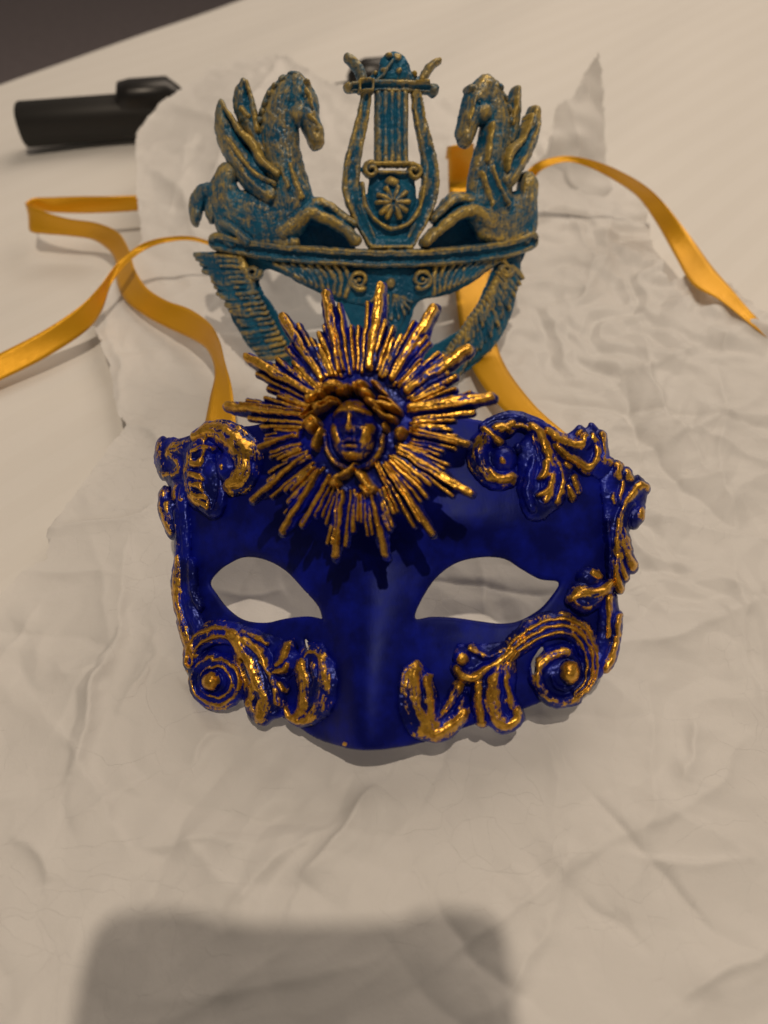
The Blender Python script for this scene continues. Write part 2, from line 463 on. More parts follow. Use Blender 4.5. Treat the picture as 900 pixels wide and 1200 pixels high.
M_BLACKG = plain("black_plastic", (0.010, 0.009, 0.009), 0.35, 0.3, 80)
M_STEEL = plain("grey_metal", (0.10, 0.095, 0.09), 0.35, 0.2, 80, metal=0.8)
M_FLOOR = plain("dark_carpet", (0.36, 0.31, 0.325), 0.9, 0.5, 40, bump=0.002, bscale=300)
def ribbon_mat():  # satin weave
    m, nt, b = new_mat("gold_satin")
    tc = nt.nodes.new('ShaderNodeTexCoord').outputs['UV']
    mp = nt.nodes.new('ShaderNodeMapping'); nt.links.new(tc, mp.inputs[0]); mp.inputs['Scale'].default_value = (1.0, 60, 1)
    n = noise(nt, 8, 4, 0.6, mp.outputs[0])
    nt.links.new(mix(nt, n, (0.78, 0.37, 0.004), (0.88, 0.46, 0.008)), b.inputs['Base Color'])
    b.inputs['Roughness'].default_value = 0.34; b.inputs['Metallic'].default_value = 0.4
    b.inputs['Anisotropic'].default_value = 0.5
    b.inputs['Sheen Weight'].default_value = 0.1
    bp = nt.nodes.new('ShaderNodeBump'); bp.inputs['Distance'].default_value = 0.00008
    nt.links.new(n, bp.inputs['Height']); nt.links.new(bp.outputs[0], b.inputs['Normal'])
    return m
M_RIB = ribbon_mat()

def tagit(o, label=None, cat=None, group=None, kind=None):
    for k_, v in (('label', label), ('category', cat), ('group', group), ('kind', kind)):
        if v: o[k_] = v
    return o
def empty(name, fr=None, mat=None):
    o = bpy.data.objects.new(name, None); C.objects.link(o); o.empty_display_size = 0.02
    if fr is not None: o.matrix_world = fr.matrix()
    if mat is not None: o.matrix_world = mat
    return o

# ================================================================== SETTING: bed and floor
def pix_ground(px, py, z=0.0):
    d = ray(px, py); t = (z - CAM_Z) / d[..., 2]
    return EYE + d * t[..., None]
e0 = pix_ground(0, 97); e1 = pix_ground(272, 0)
ed = (e1 - e0); ed /= np.linalg.norm(ed); STRIPE = ed
en = np.array([-ed[1], ed[0], 0])          # outward, off the bed
def bed_z(x, y):
    s = (x - e0[0]) * en[0] + (y - e0[1]) * en[1]
    a = (x * ed[0] + y * ed[1])
    z = 0.0034 * np.sin(s * 34 + 1.2 * np.sin(a * 4)) * sstep(0.15, -0.3, s) + 0.004 * vnoise(x, y, 0.12, 5) - 0.004
    z += 0.0012 * np.sin(s * 90 + 2 * np.sin(a * 5 + 1)) * vnoise(x, y, 0.2, 6) * 2
    r = np.clip(s, 0, 0.03)
    return z - 0.004 * (r / 0.03) * 2 - np.where(s > 0, (r ** 2) * 12, 0)
def build_bed():
    us = np.linspace(-2.0, 2.4, 420); ss = np.concatenate([np.linspace(-2.2, -0.9, 30), np.linspace(-0.89, 0.03, 330), [0.034, 0.036]])
    Sg, Ug = np.meshgrid(ss, us, indexing='ij')
    x = e0[0] + ed[0] * Ug + en[0] * Sg; y = e0[1] + ed[1] * Ug + en[1] * Sg
    z = bed_z(x, y); z[-2] -= 0.03; z[-1] -= 0.50
    co = np.stack([x, y, z], -1).reshape(-1, 3)
    n, m = x.shape
    i = np.arange(n * m).reshape(n, m)
    F = np.stack([i[:-1, :-1], i[:-1, 1:], i[1:, 1:], i[1:, :-1]], -1).reshape(-1, 4)
    me = bpy.data.meshes.new("bed_sheet"); me.from_pydata(co.tolist(), [], F.tolist())
    for p in me.polygons: p.use_smooth = True
    me.flip_normals() if me.polygons[10].normal.z < 0 else None
    o = link("bed_sheet", me, M_SHEET); tagit(o, kind='structure')
build_bed()
me = bpy.data.meshes.new("floor")
me.from_pydata([(-5, -3, -0.55), (5, -3, -0.55), (5, 7, -0.55), (-5, 7, -0.55)], [], [(0, 1, 2, 3)])
tagit(link("floor", me, M_FLOOR), kind='structure')

# ================================================================== TISSUE PAPER
def paper_lift(x, y):
    z = 0.0015 + 0.042 * sstep(0.36, 0.60, y) * sstep(0.26, 0.05, np.abs(x + 0.02) - 0.02)
    z = z + 0.012 * np.exp(-((x + 0.20) / 0.07) ** 2 - ((y - 0.44) / 0.10) ** 2)
    z = z + 0.014 * np.exp(-((x - 0.20) / 0.06) ** 2 - ((y - 0.33) / 0.05) ** 2)
    return z
PF = Frame((0, 0, 0), np.eye(3), paper_lift, 0.15, 1.4)
crs = []
def crease(pts, a, l1, l2=None):
    q = PF.hit(catmull(pts, 4)); crs.append((q, 1.5 * a * MM, l1 * MM, (l2 or l1) * 0.8 * MM))
crease([(445, 927), (400, 980), (360, 1040)], 3.2, 14, 3)
crease([(250, 1082), (300, 1035), (360, 990), (400, 968)], 1.8, 10, 4)
crease([(28, 975), (50, 1010), (54, 1045)], 1.6, 7, 3)
crease([(90, 975), (130, 940), (170, 915)], 1.6, 5, 9)
crease([(150, 997), (220, 992), (280, 995), (345, 990)], 1.8, 9, 4)
crease([(90, 925), (110, 860), (120, 815), (128, 790)], 2.2, 8, 3)
crease([(61, 630), (110, 627), (154, 622), (185, 595)], 3.5, 6, 14)
crease([(157, 634), (150, 680), (143, 742), (129, 795), (98, 897)], 2.6, 4, 12)
crease([(182, 725), (180, 785), (160, 820), (140, 851)], 2.2, 10, 4)
crease([(28, 680), (90, 683), (154, 680)], 1.4, 4, 8)
crease([(222, 910), (232, 885), (255, 868), (290, 872)], 1.4, 8, 3)
crease([(60, 780), (90, 800), (130, 775)], 1.1, 5, 3)
crease([(815, 850), (808, 890), (800, 920)], 1.8, 5, 3)
crease([(790, 1185), (850, 1140), (900, 1100)], 2.2, 8, 4)
crease([(600, 1090), (700, 1000), (830, 930), (880, 860)], 1.5, 14, 6)
crease([(630, 800), (640, 870), (655, 940), (640, 1010)], 1.6, 9, 14)
crease([(700, 470), (760, 440), (840, 400)], 2.2, 10, 5)
crease([(720, 540), (800, 520), (890, 470)], 1.6, 9, 5)
crease([(830, 420), (845, 480), (840, 560), (870, 640)], 1.8, 6, 10)
crease([(760, 620), (830, 600), (900, 560)], 1.4, 6, 10)
crease([(140, 350), (190, 370), (240, 410)], 2.0, 8, 5)
crease([(115, 350), (140, 430), (150, 500)], 2.0, 6, 10)
crease([(150, 510), (185, 520), (215, 560)], 2.2, 10, 5)
crease([(200, 130), (260, 160), (250, 230)], 3.0, 14, 8)
crease([(170, 200), (215, 240), (230, 290)], 3.0, 14, 8)
crease([(330, 80), (290, 130), (250, 120)], 3.0, 14, 8)
crease([(650, 240), (690, 300), (680, 370)], 2.5, 12, 8)
crease([(720, 230), (700, 330), (640, 400)], 2.2, 12, 8)
crease([(240, 690), (300, 700), (340, 690)], 1.5, 9, 5)
crease([(560, 655), (566, 700), (570, 730)], 2.0, 12, 9)
rc = np.random.RandomState(11)
for i in range(230):
    y = rc.uniform(0.02, 0.62); x = rc.uniform(-0.18 - y * 0.42, 0.18 + y * 0.42)
    a = rc.uniform(0, math.pi); L = rc.uniform(0.012, 0.05) * (1 + y)
    b = rc.uniform(-0.3, 0.3)
    q = np.array([(x + L * t * math.cos(a + b * t), y + L * t * math.sin(a + b * t)) for t in np.linspace(-1, 1, 7)])
    right = 1.2 if (x > 0.06 and 0.12 < y < 0.42) else 0.75
    crs.append((q, rc.choice([-1, 1], p=[.35, .65]) * rc.uniform(0.6, 2.2) * MM * right * (1 + y), rc.uniform(4, 12) * MM * (1 + y), rc.uniform(1.2, 4) * MM * (1 + y)))
def crumple(U, V, SD=None):
    H = np.zeros(U.shape)
    us, vs = U[0], V[:, 0]
    for q, a, l1, l2 in crs:
        m = 3.2 * max(l1, l2)
        i0, i1 = np.searchsorted(vs, [q[:, 1].min() - m, q[:, 1].max() + m]); j0, j1 = np.searchsorted(us, [q[:, 0].min() - m, q[:, 0].max() + m])
        if i1 <= i0 or j1 <= j0: continue
        sl = (slice(i0, i1), slice(j0, j1)); u = U[sl] + 0.004 * vnoise(U[sl], V[sl], 0.012, 3) + 0.0012 * vnoise(U[sl], V[sl], 0.004, 8); v = V[sl] + 0.004 * vnoise(U[sl], V[sl], 0.012, 4)
        D = np.full(u.shape, 9.); sg = np.zeros(u.shape); al = np.zeros(u.shape)
        n = len(q) - 1
        for k_ in range(n):
            a0, b0 = q[k_], q[k_ + 1]; d = b0 - a0
            t = np.clip(((u - a0[0]) * d[0] + (v - a0[1]) * d[1]) / (d @ d), 0, 1)
            ox, oy = u - a0[0] - t * d[0], v - a0[1] - t * d[1]; dd = np.hypot(ox, oy)
            w = dd < D; D = np.where(w, dd, D); sg = np.where(w, d[0] * oy - d[1] * ox, sg); al = np.where(w, (k_ + t) / n, al)
        lam = np.where(sg > 0, l1, l2)
        e = np.sqrt(D * D + 0.0003 ** 2) - 0.0003
        win = np.sin(np.pi * np.clip(al, 0.02, 0.98)) ** 0.6
        H[sl] += a * np.exp(-e / lam) * win * np.clip(1 - D / m, 0, 1)
    # faceted small crumples: folded warped planes
    r = np.random.RandomState(5)
    Fd = np.zeros(U.shape)
    for i in range(16):
        an = r.uniform(0, math.pi); per = r.uniform(0.010, 0.05)
        ph = (U * math.cos(an) + V * math.sin(an)) / per + 2.6 * vnoise(U, V, 0.045, 20 + i) + 0.7 * vnoise(U, V, 0.014, 40 + i)
        tri = np.abs((ph % 1.0) * 2 - 1)
        Fd += (tri - 0.5) * per * (0.016 + 0.016 * (i % 3)) * sstep(0.02, 0.34, vnoise(U, V, 0.06, 60 + i))
    wt = 0.55 + 0.9 * sstep(0.03, 0.12, U) * sstep(0.10, 0.2, V) + 0.5 * sstep(0.4, 0.5, V)
    H += Fd * wt
    H += 0.003 * vnoise(U, V, 0.05, 77) + 0.0015 * vnoise(U, V, 0.02, 78)
    if SD is not None: H += 0.005 * np.exp(-np.clip(SD, 0, 1) / 0.010) * (vnoise(U, V, 0.03, 90) + 0.6)
    return H + 0.003
outline = [(960, 420), (905, 388), (880, 370), (850, 342), (812, 336), (780, 342), (765, 305), (752, 246), (728, 215), (705, 200), (660, 175), (600, 150),
           (520, 120), (470, 120), (415, 115), (385, 106), (366, 96), (345, 82), (320, 72), (285, 76), (250, 87), (222, 108), (190, 135), (160, 165), (163, 205), (163, 245), (168, 285), (140, 320), (108, 345), (110, 385),
           (132, 440), (140, 492), (152, 508), (128, 540), (98, 580), (60, 630), (60, 662), (28, 682), (0, 715), (-40, 760), (-90, 900)]
paper = empty("tissue_paper"); paper.location = (0, 0, 0)
tagit(paper, "large crumpled sheet of thin white tissue paper spread under both masks", "tissue paper")
ol = PF.hit(outline)
ol = np.vstack([ol, [(-0.22, -0.03), (-0.05, -0.06), (0.25, -0.05), (0.30, 0.1)]])
yy = [-0.07]
while yy[-1] < 0.78: yy.append(yy[-1] + (0.00080 if yy[-1] < 0.2 else 0.00080 + (yy[-1] - 0.2) * 0.006))
xx = [0.0]
while xx[-1] < 0.42: xx.append(xx[-1] + (0.00080 if xx[-1] < 0.15 else 0.00080 + (xx[-1] - 0.15) * 0.006))
xx = np.array([-a for a in xx[:0:-1]] + xx); yy = np.array(yy)
# outline with a slightly torn, wavy edge, given directly in the sheet's own plane
class Direct(Frame):
    def hit(s, pts): return np.array(pts, float)
DF = Direct((0, 0, 0), np.eye(3), paper_lift)
relief("sheet", DF, [dict(t='p', p=[tuple(a) for a in ol], H=0.0, R=0.01, g=0, lift=0, n=1)], 0.001, M_PAPER, paper,
       us=xx, vs=yy, rough=0, back=False, hfun=crumple, wob=0.0012)
# upright peak of the same sheet behind the right horse
def peakW(u, v):
    return 0.010 * np.abs(((u * 38 + 0.9 * v * 10 + 0.7 * vnoise(u, v, 0.02, 31)) % 2) - 1) + 0.006 * vnoise(u, v, 0.015, 32) - 0.18 * v * v
lean = math.radians(44)
PK = Frame((0.13, 0.47, 0.0), np.array([[1, 0, 0], [0, math.cos(lean), math.sin(lean)], [0, -math.sin(lean), math.cos(lean)]]).T, peakW, 0.2, 0.9)
relief("fold", PK, [P([(702, 60), (707, 110), (709, 160), (713, 205), (722, 240), (712, 270), (660, 280), (615, 268), (600, 240), (618, 200), (640, 180), (648, 150), (652, 125), (672, 112), (685, 85), (696, 70)], 0, 0.01, smooth=2)],
       0.0012, M_PAPER, None, rough=0, back=False, wob=0.0015, hfun=lambda U, V, SD: 0.002 * vnoise(U, V, 0.008, 35)).matrix_world = PK.matrix()
fold = bpy.data.objects['fold']; fold.parent = paper

# ================================================================== BLUE SUN MASK
def frame_axes(tilt_up, yaw, roll=0.0):
    """normal points up by tilt_up degrees towards the viewer; yaw turns the normal to the left"""
    a, y, r = math.radians(tilt_up), math.radians(yaw), math.radians(roll)
    x0 = np.array([1., 0, 0]); n0 = np.array([0, -math.cos(a), math.sin(a)]); v0 = np.cross(n0, x0)
    n = math.cos(y) * n0 - math.sin(y) * x0; u = math.cos(y) * x0 + math.sin(y) * n0
    u2 = math.cos(r) * u + math.sin(r) * v0; v2 = -math.sin(r) * u + math.cos(r) * v0
    return np.stack([u2, v2, n], 1)
def blueW(u, v):
    e = 0.058 * (np.sqrt(np.clip(1 - (u / 0.108) ** 2, 0.03, 1)) - 1)
    nose = 0.013 * np.exp(-(u / 0.0135) ** 2) * sstep(0.075, 0.0, v)
    sock = -0.0035 * (np.exp(-((np.abs(u) - 0.037) / 0.019) ** 2) * np.exp(-((v - 0.045) / 0.014) ** 2))
    brow = 0.0025 * np.exp(-((v - 0.068) / 0.010) ** 2) * np.exp(-((np.abs(u) - 0.03) / 0.03) ** 2)
    top = -0.30 * np.clip(v - 0.085, 0, 1) ** 1.5
    return e + nose - 0.013 + sock + brow + top
O_b = pix_ground(430, 880, 0.027)
BF = Frame(O_b, frame_axes(53, 9), blueW, 0.15, 0.5)
blue = empty("sun_mask", BF)
tagit(blue, "dark blue half mask with gold scrolls and a gold sunburst with a face, in front", "mask")
shell = [(198, 520), (225, 509), (262, 503), (300, 497), (345, 489), (400, 484), (470, 483), (530, 487), (575, 494), (620, 500), (655, 512), (690, 530), (716, 552), (730, 580), (733, 612),
         (726, 650), (720, 690), (720, 730), (712, 770), (698, 796), (680, 800), (668, 806), (635, 823), (600, 836), (545, 853), (505, 868), (465, 877), (430, 880), (400, 876), (370, 866), (345, 850), (325, 838),
         (308, 826), (288, 812), (262, 800), (242, 784), (230, 760), (222, 735), (216, 700), (212, 655), (208, 620), (203, 570), (196, 545)]
eyeL = [(245, 683), (254, 670), (266, 661), (285, 653), (310, 656), (334, 669), (355, 691), (371, 709), (377, 725), (376, 725.5), (359, 722.5), (334, 725), (310, 730), (285, 727), (266, 714), (252, 696)]
eyeR = [(486, 725), (493, 704), (510, 678), (534, 660), (564, 653), (591, 655), (611, 667), (633, 679), (655, 683), (644, 702), (630, 716), (608, 728), (586, 731), (560, 728), (531, 724), (505, 723)]
slits = [[(285, 773), (289, 771), (296, 788), (298, 801), (292, 798), (287, 786)], [(356, 751), (359, 750), (363, 760), (359, 763)], [(634, 759), (637, 762), (628, 774), (626, 791), (622, 786), (624, 774)]]
relief("face_shell", BF, [P(shell, 0.0, 1 * MM, gold=0.0, smooth=4), B(404, 872, 3, 2.2, 0.5 * MM, gold=2.2)], 0.45 * MM, M_BLUEP, blue, thick=1.8 * MM, rough=0, holes=[eyeL, eyeR] + slits,
       hfun=lambda U, V, SD: 0.35 * MM * vnoise(U, V, 9 * MM, 3) + 0.12 * MM * vnoise(U, V, 3 * MM, 4) - 0.9 * MM * np.exp(-np.clip(SD, 0, 1) / (0.6 * MM)))

RB = 0.28 * MM
def orn(name, elems, seed, **kw):
    out = []
    for e in elems:
        if e['t'] == 's' and e['g'] > 0.4:
            out.append(S([(x, y, w * 1.6 + 1.6) for x, y, w in e['p']], e['H'] * 0.72, 'round', gold=0.72 * e['g']))
    for e in elems:
        if e['t'] != 's' or e['g'] <= 0.4: out.insert(0, e) if e['t'] == 'p' else out.append(e)
    for e in elems:
        if e['t'] == 's' and e['g'] > 0.4: out.append(dict(e, p=[(x, y, w * 1.25 + 0.3) for x, y, w in e['p']]))
    elems = out
    return relief(name, BF, elems, RB, M_BLUE, blue, seed=seed, holes=slits, wob=0.7 * MM, rough=0.22 * MM, wid=1.15, hs=0.9, k=0.9 * MM, stri=0.30 * MM, c0=0.5, cw=0.42, **kw)

# top left corner
orn("scroll", [
    P([(188, 519), (193, 513), (203, 512), (212, 516), (225, 511), (236, 530), (232, 570), (232, 592), (214, 588), (200, 574), (190, 556)], 2.0 * MM, 5 * MM, gold=0.55),
    S([(190, 522, 3), (190, 535, 4), (193, 550, 4)], 3.4 * MM, gold=0.85),
    S([(236, 520, 5), (222, 524, 6), (206, 527, 5), (201, 532, 4), (208, 538, 4), (214, 546, 4), (207, 556, 4), (195, 557, 3)], 3.8 * MM, gold=0.95),
    S([(232, 536, 3), (218, 562, 3), (208, 565, 2)], 3.4 * MM, gold=.5),
    S([(210, 570, 3), (208, 580, 3)], 3.6 * MM, gold=.85), S([(216, 573, 3), (215, 586, 3)], 3.6 * MM, gold=.85),
    B(243, 565, 17, 38, 4.0 * MM, rot=-4, gold=0.15),
    S([(238, 525, 8), (233, 550, 9), (236, 574, 9), (244, 590, 6)], 5.0 * MM, 'rib2', gold=0.85),
    S([(244, 513, 4), (229, 530, 5), (225, 552, 5), (227, 573, 5), (235, 588, 5), (247, 594, 4)], 5.0 * MM, gold=0.95),
    S([(231, 531, 3), (242, 526, 3), (252, 527, 2)], 5.6 * MM, gold=0.9),
    S([(230, 545, 4), (238, 545, 4.5), (241, 541, 2)], 6.0 * MM, gold=1), S([(230, 558, 4), (238, 560, 5), (243, 564, 3)], 6.4 * MM, gold=1.1),
    S([(230, 568, 3), (238, 570, 4.5), (242, 576, 2.5)], 6.2 * MM, gold=1.1), S([(232, 580, 4), (240, 584, 4), (246, 585, 2)], 5.8 * MM, gold=1.1),
    S([(232, 590, 3), (242, 599, 5), (255, 600, 6), (261, 585, 5), (260, 560, 4), (258, 535, 4)], 3.2 * MM, gold=0.1),
], 101)
orn("volute", [
    S([(232, 514, 4), (247, 507, 6), (262, 508, 8), (276, 518, 9.5), (286, 532, 10.5), (288, 548, 9.5), (282, 562, 8), (272, 570, 5)], 6.2 * MM, gold=1.05),
    S([(228, 515, 3), (245, 503, 4), (264, 502, 5), (284, 511, 5), (297, 528, 4), (299, 548, 4), (291, 568, 4), (278, 577, 4)], 3.0 * MM, gold=0.15),
    B(267, 550, 13, 19, 5.2 * MM, gold=0.12), B(266, 550, 3, 5, 6.2 * MM, rot=-20, gold=0.9),
], 102)
# left side
orn("leaf_scroll", [
    P([(190, 575), (196, 570), (204, 590), (209, 612), (207, 628), (198, 618), (191, 600)], 3.0 * MM, 4 * MM, gold=0.5),
    S([(193, 580, 3), (194, 598, 3.4), (203, 622, 3)], 4.2 * MM, gold=0.8), S([(199, 592, 3), (203, 608, 2.5)], 4.2 * MM, gold=.9),
    S([(214, 590, 7), (215, 620, 8), (216, 650, 8), (218, 685, 9), (222, 715, 10), (232, 738, 10), (242, 750, 7)], 3.2 * MM, gold=0.12),
    S([(212, 655, 3), (211, 680, 4.5), (212, 705, 4), (216, 728, 3.5), (224, 750, 5), (230, 768, 4)], 4.4 * MM, gold=0.9),
    S([(209, 600, 2.5), (212, 630, 3), (211, 652, 2.5)], 3.8 * MM, gold=0.5),
    S([(226, 660, 5), (228, 690, 5), (236, 712, 4)], 3.6 * MM, gold=0.05),
], 103)
# bottom left
orn("volute", [
    S([(226, 776, 5), (229, 758, 6), (241, 745, 7), (260, 740, 7), (275, 744, 7), (283, 757, 4)], 5.0 * MM, prof='rib2', gold=1),
    ring(258, 797, 24, 21, 6.5, 5.5, 1.0, 250, H=4.6 * MM, gold=0.85, cw=-1, prof='rib2'),
    ring(257, 797, 20, 13, 5, 3, 0.9, 250, H=3.0 * MM, gold=0.25, cw=-1),
    B(257, 797, 20, 22, 2.6 * MM, gold=0.1),
    B(252, 797, 12.5, 13.5, 7.4 * MM, gold=1.15),
], 104)
orn("leaf_scroll", [
    P([(283, 742), (305, 740), (330, 748), (350, 762), (352, 785), (340, 795), (333, 815), (333, 830), (318, 842), (303, 843), (296, 826), (300, 800), (294, 775)], 1.6 * MM, 4 * MM, gold=0.1),
    S([(280, 748, 7), (294, 770, 10), (305, 798, 12), (307, 826, 10)], 4.8 * MM, 'rib2', gold=0.95),
    S([(272, 742, 4), (284, 752, 6), (292, 768, 6.5), (300, 782, 7), (307, 800, 8), (313, 818, 8), (308, 836, 6)], 5.8 * MM, gold=1.1),
    S([(292, 760, 4), (299, 776, 4), (301, 795, 4.5), (300, 812, 4.5), (295, 823, 3)], 5.2 * MM, gold=1),
    S([(290, 748, 4), (304, 758, 4), (312, 770, 4), (321, 786, 3)], 6.0 * MM, gold=1),
    S([(322, 788, 4), (325, 803, 4), (328, 822, 4)], 4.8 * MM, gold=1.0), S([(330, 800, 3), (334, 806, 3)], 4.8 * MM, gold=1.0),
    S([(287, 740, 3), (303, 745, 3), (316, 754, 2)], 4.6 * MM, gold=0.75),
    B(338, 770, 16, 17, 4.6 * MM, gold=0.1),
    S([(341, 757, 4), (337, 768, 4.5), (329, 777, 3)], 6.4 * MM, gold=0.9), S([(310, 774, 3), (322, 783, 3.5), (334, 783, 4), (340, 778, 3)], 6.0 * MM, gold=0.9),
    S([(300, 826, 5), (306, 840, 6), (320, 838, 5), (332, 834, 4)], 2.6 * MM, gold=0.0),
], 105)
orn("leaf", [
    P([(352, 778), (358, 768), (372, 762), (386, 766), (393, 790), (391, 820), (380, 842), (364, 851), (348, 848), (335, 838), (332, 825), (345, 830), (354, 815), (353, 795)], 2.4 * MM, 4 * MM, gold=0.1),
    S([(368, 774, 10), (373, 796, 12), (369, 820, 11), (354, 838, 7)], 4.0 * MM, 'rib3', gold=0.9),
    S([(355, 778, 5), (360, 792, 6), (361, 812, 6), (358, 828, 6), (350, 838, 4)], 5.2 * MM, gold=1.05),
    S([(378, 770, 3.5), (380, 790, 4.5), (378, 812, 4.5), (370, 832, 5), (358, 843, 4), (343, 838, 3.5), (338, 828, 2)], 4.8 * MM, gold=0.95),
    S([(370, 778, 4), (371, 800, 4), (367, 820, 4)], 4.4 * MM, gold=0.8), S([(387, 790, 2), (386, 812, 2.2), (380, 830, 2)], 3.6 * MM, gold=0.85),
], 106)
# bottom right
orn("leaf", [
    P([(474, 778), (490, 774), (506, 788), (512, 815), (524, 832), (540, 822), (548, 805), (552, 830), (543, 850), (522, 862), (498, 866), (480, 850), (470, 820), (468, 795)], 2.4 * MM, 4 * MM, gold=0.1),
    S([(486, 790, 8), (488, 818, 11), (500, 845, 12), (524, 848, 8), (543, 832, 4)], 4.4 * MM, 'round', gold=0.95),
    S([(489, 786, 4), (489, 805, 5), (493, 828, 6), (500, 846, 7), (512, 855, 7), (530, 848, 5), (543, 835, 3)], 5.4 * MM, gold=1.1),
    S([(501, 795, 3.5), (503, 815, 4.5), (507, 835, 5), (514, 848, 4)], 5.2 * MM, gold=1.05),
    S([(538, 803, 3.5), (533, 815, 4), (524, 828, 4), (518, 838, 3)], 4.4 * MM, gold=0.85), S([(544, 818, 3), (538, 832, 3)], 4.2 * MM, gold=0.7),
], 107)
orn("leaf_scroll", [
    P([(535, 755), (560, 755), (590, 752), (604, 758), (600, 790), (606, 822), (608, 842), (595, 850), (568, 850), (556, 840), (553, 810), (545, 795), (533, 780)], 1.8 * MM, 4 * MM, gold=0.1),
    B(541, 768, 11, 11, 5.6 * MM, rot=30, gold=0.3),
    B(543, 770, 8, 10, 6.4 * MM, rot=-20, gold=1.1), S([(536, 782, 4), (545, 792, 4.5), (558, 791, 4.5), (572, 781, 4.5), (588, 772, 5), (600, 762, 5)], 5.6 * MM, gold=1.1),
    S([(551, 759, 3), (562, 766, 3), (575, 768, 3), (590, 762, 3)], 4.4 * MM, gold=0.8),
    S([(592, 778, 7), (584, 800, 11), (581, 824, 12), (590, 842, 9)], 4.6 * MM, 'rib3', gold=0.95),
    S([(586, 778, 5), (580, 795, 7), (577, 815, 7.5), (582, 834, 7), (594, 845, 6), (604, 840, 5), (605, 830, 3)], 5.6 * MM, prof='round', gold=1.05),
    S([(562, 798, 4), (561, 822, 4.5), (565, 845, 4)], 4.8 * MM, gold=1), S([(593, 780, 3), (594, 805, 3), (600, 826, 4)], 5.0 * MM, gold=0.95),
    S([(588, 843, 8), (600, 842, 8)], 3.6 * MM, gold=0.1),
], 108)
orn("volute", [
    S([(590, 778, 4), (601, 760, 6.5), (622, 743, 8), (648, 732, 8), (671, 736, 8), (687, 752, 7), (693, 775, 6), (688, 798, 5), (676, 812, 4)], 5.2 * MM, prof='rib3', gold=1.05),
    ring(659, 791, 30, 28, 5, 5, 0.62, 60, H=4.0 * MM, gold=0.8, cw=1, asp=0.98),
    ring(660, 789, 25, 14, 5, 3, 0.9, 200, H=3.4 * MM, gold=0.35, cw=1),
    B(659, 790, 26, 27, 2.6 * MM, gold=0.12),
    B(667, 787, 13.5, 15, 8.0 * MM, gold=1.15),
], 109)
# top right
orn("volute", [
    S([(566, 500, 5), (585, 492, 7), (606, 490, 8), (626, 497, 8), (646, 508, 6)], 3.4 * MM, gold=0.1),
    S([(601, 499, 4), (588, 503, 6), (574, 511, 7), (565, 523, 8), (563, 538, 8), (568, 552, 7), (580, 561, 6.5), (597, 560, 5)], 5.4 * MM, gold=0.85),
    S([(568, 506, 3), (578, 514, 3.5), (586, 522, 3)], 7.0 * MM, gold=0.9), S([(574, 553, 4), (582, 562, 4.5), (596, 562, 4)], 6.4 * MM, gold=0.95),
    S([(582, 505, 4), (590, 503, 5), (596, 505, 3)], 6.6 * MM, gold=1.1),
    B(590, 540, 17, 18, 6.0 * MM, gold=0.12), B(589, 543, 6, 6, 7.2 * MM, gold=0.75), B(607, 527, 7, 8, 4.4 * MM, gold=0.1),
], 110)
orn("leaf_scroll", [
    P([(604, 528), (620, 505), (640, 508), (655, 525), (668, 545), (672, 570), (660, 590), (642, 606), (625, 612), (611, 600), (605, 575), (606, 550)], 3.2 * MM, 7 * MM, gold=0.1),
    S([(600, 500, 2.5), (612, 501, 2.5), (626, 508, 3)], 4.4 * MM, gold=0.85),
    S([(630, 512, 6), (640, 538, 9), (643, 566, 10), (636, 586, 6)], 4.8 * MM, 'rib3', gold=0.8),
    S([(623, 503, 4), (633, 512, 5), (639, 525, 5), (643, 540, 4.5), (647, 558, 4), (645, 575, 4), (638, 588, 3)], 6.0 * MM, gold=1.05),
    S([(640, 545, 3.5), (640, 552, 5), (636, 560, 5), (632, 562, 3)], 7.0 * MM, gold=1.1),
    S([(646, 560, 4), (644, 572, 5), (637, 580, 4.5), (631, 583, 2.5)], 7.0 * MM, gold=1.1),
    S([(645, 530, 3), (655, 550, 3), (658, 572, 3.5), (652, 587, 3.5)], 4.8 * MM, gold=0.9),
    S([(626, 540, 6), (620, 560, 7), (618, 580, 8), (624, 598, 6)], 4.6 * MM, gold=0.05),
    S([(671, 562, 3), (676, 573, 3)], 4.0 * MM, gold=.9), S([(666, 572, 2.6), (670, 582, 2.6)], 4.0 * MM, gold=.9), S([(662, 546, 2.5), (666, 549, 2.5)], 4.4 * MM, gold=.9),
], 111)
orn("corner_scroll", [
    P([(655, 514), (672, 503), (681, 498), (686, 501), (692, 494), (703, 504), (707, 515), (706, 527), (716, 537), (722, 545), (722, 560), (706, 562), (690, 556), (672, 545), (660, 530)], 2.6 * MM, 5 * MM, gold=0.12),
    S([(641, 507, 4), (656, 516, 5), (670, 523, 5), (681, 522, 5), (685, 514, 3.5)], 4.8 * MM, gold=1),
    S([(653, 524, 3), (664, 535, 4), (676, 542, 4), (688, 548, 4), (697, 540, 4), (699, 527, 4), (694, 513, 3)], 5.0 * MM, gold=0.95),
    B(688, 520, 8, 11, 4.6 * MM, rot=25, gold=0.1),
    S([(704, 510, 2.5), (706, 525, 3), (706, 538, 3.5), (712, 543, 4)], 4.6 * MM, gold=0.85), S([(677, 511, 2), (681, 509, 2)], 4.6 * MM, gold=.8),
], 112)
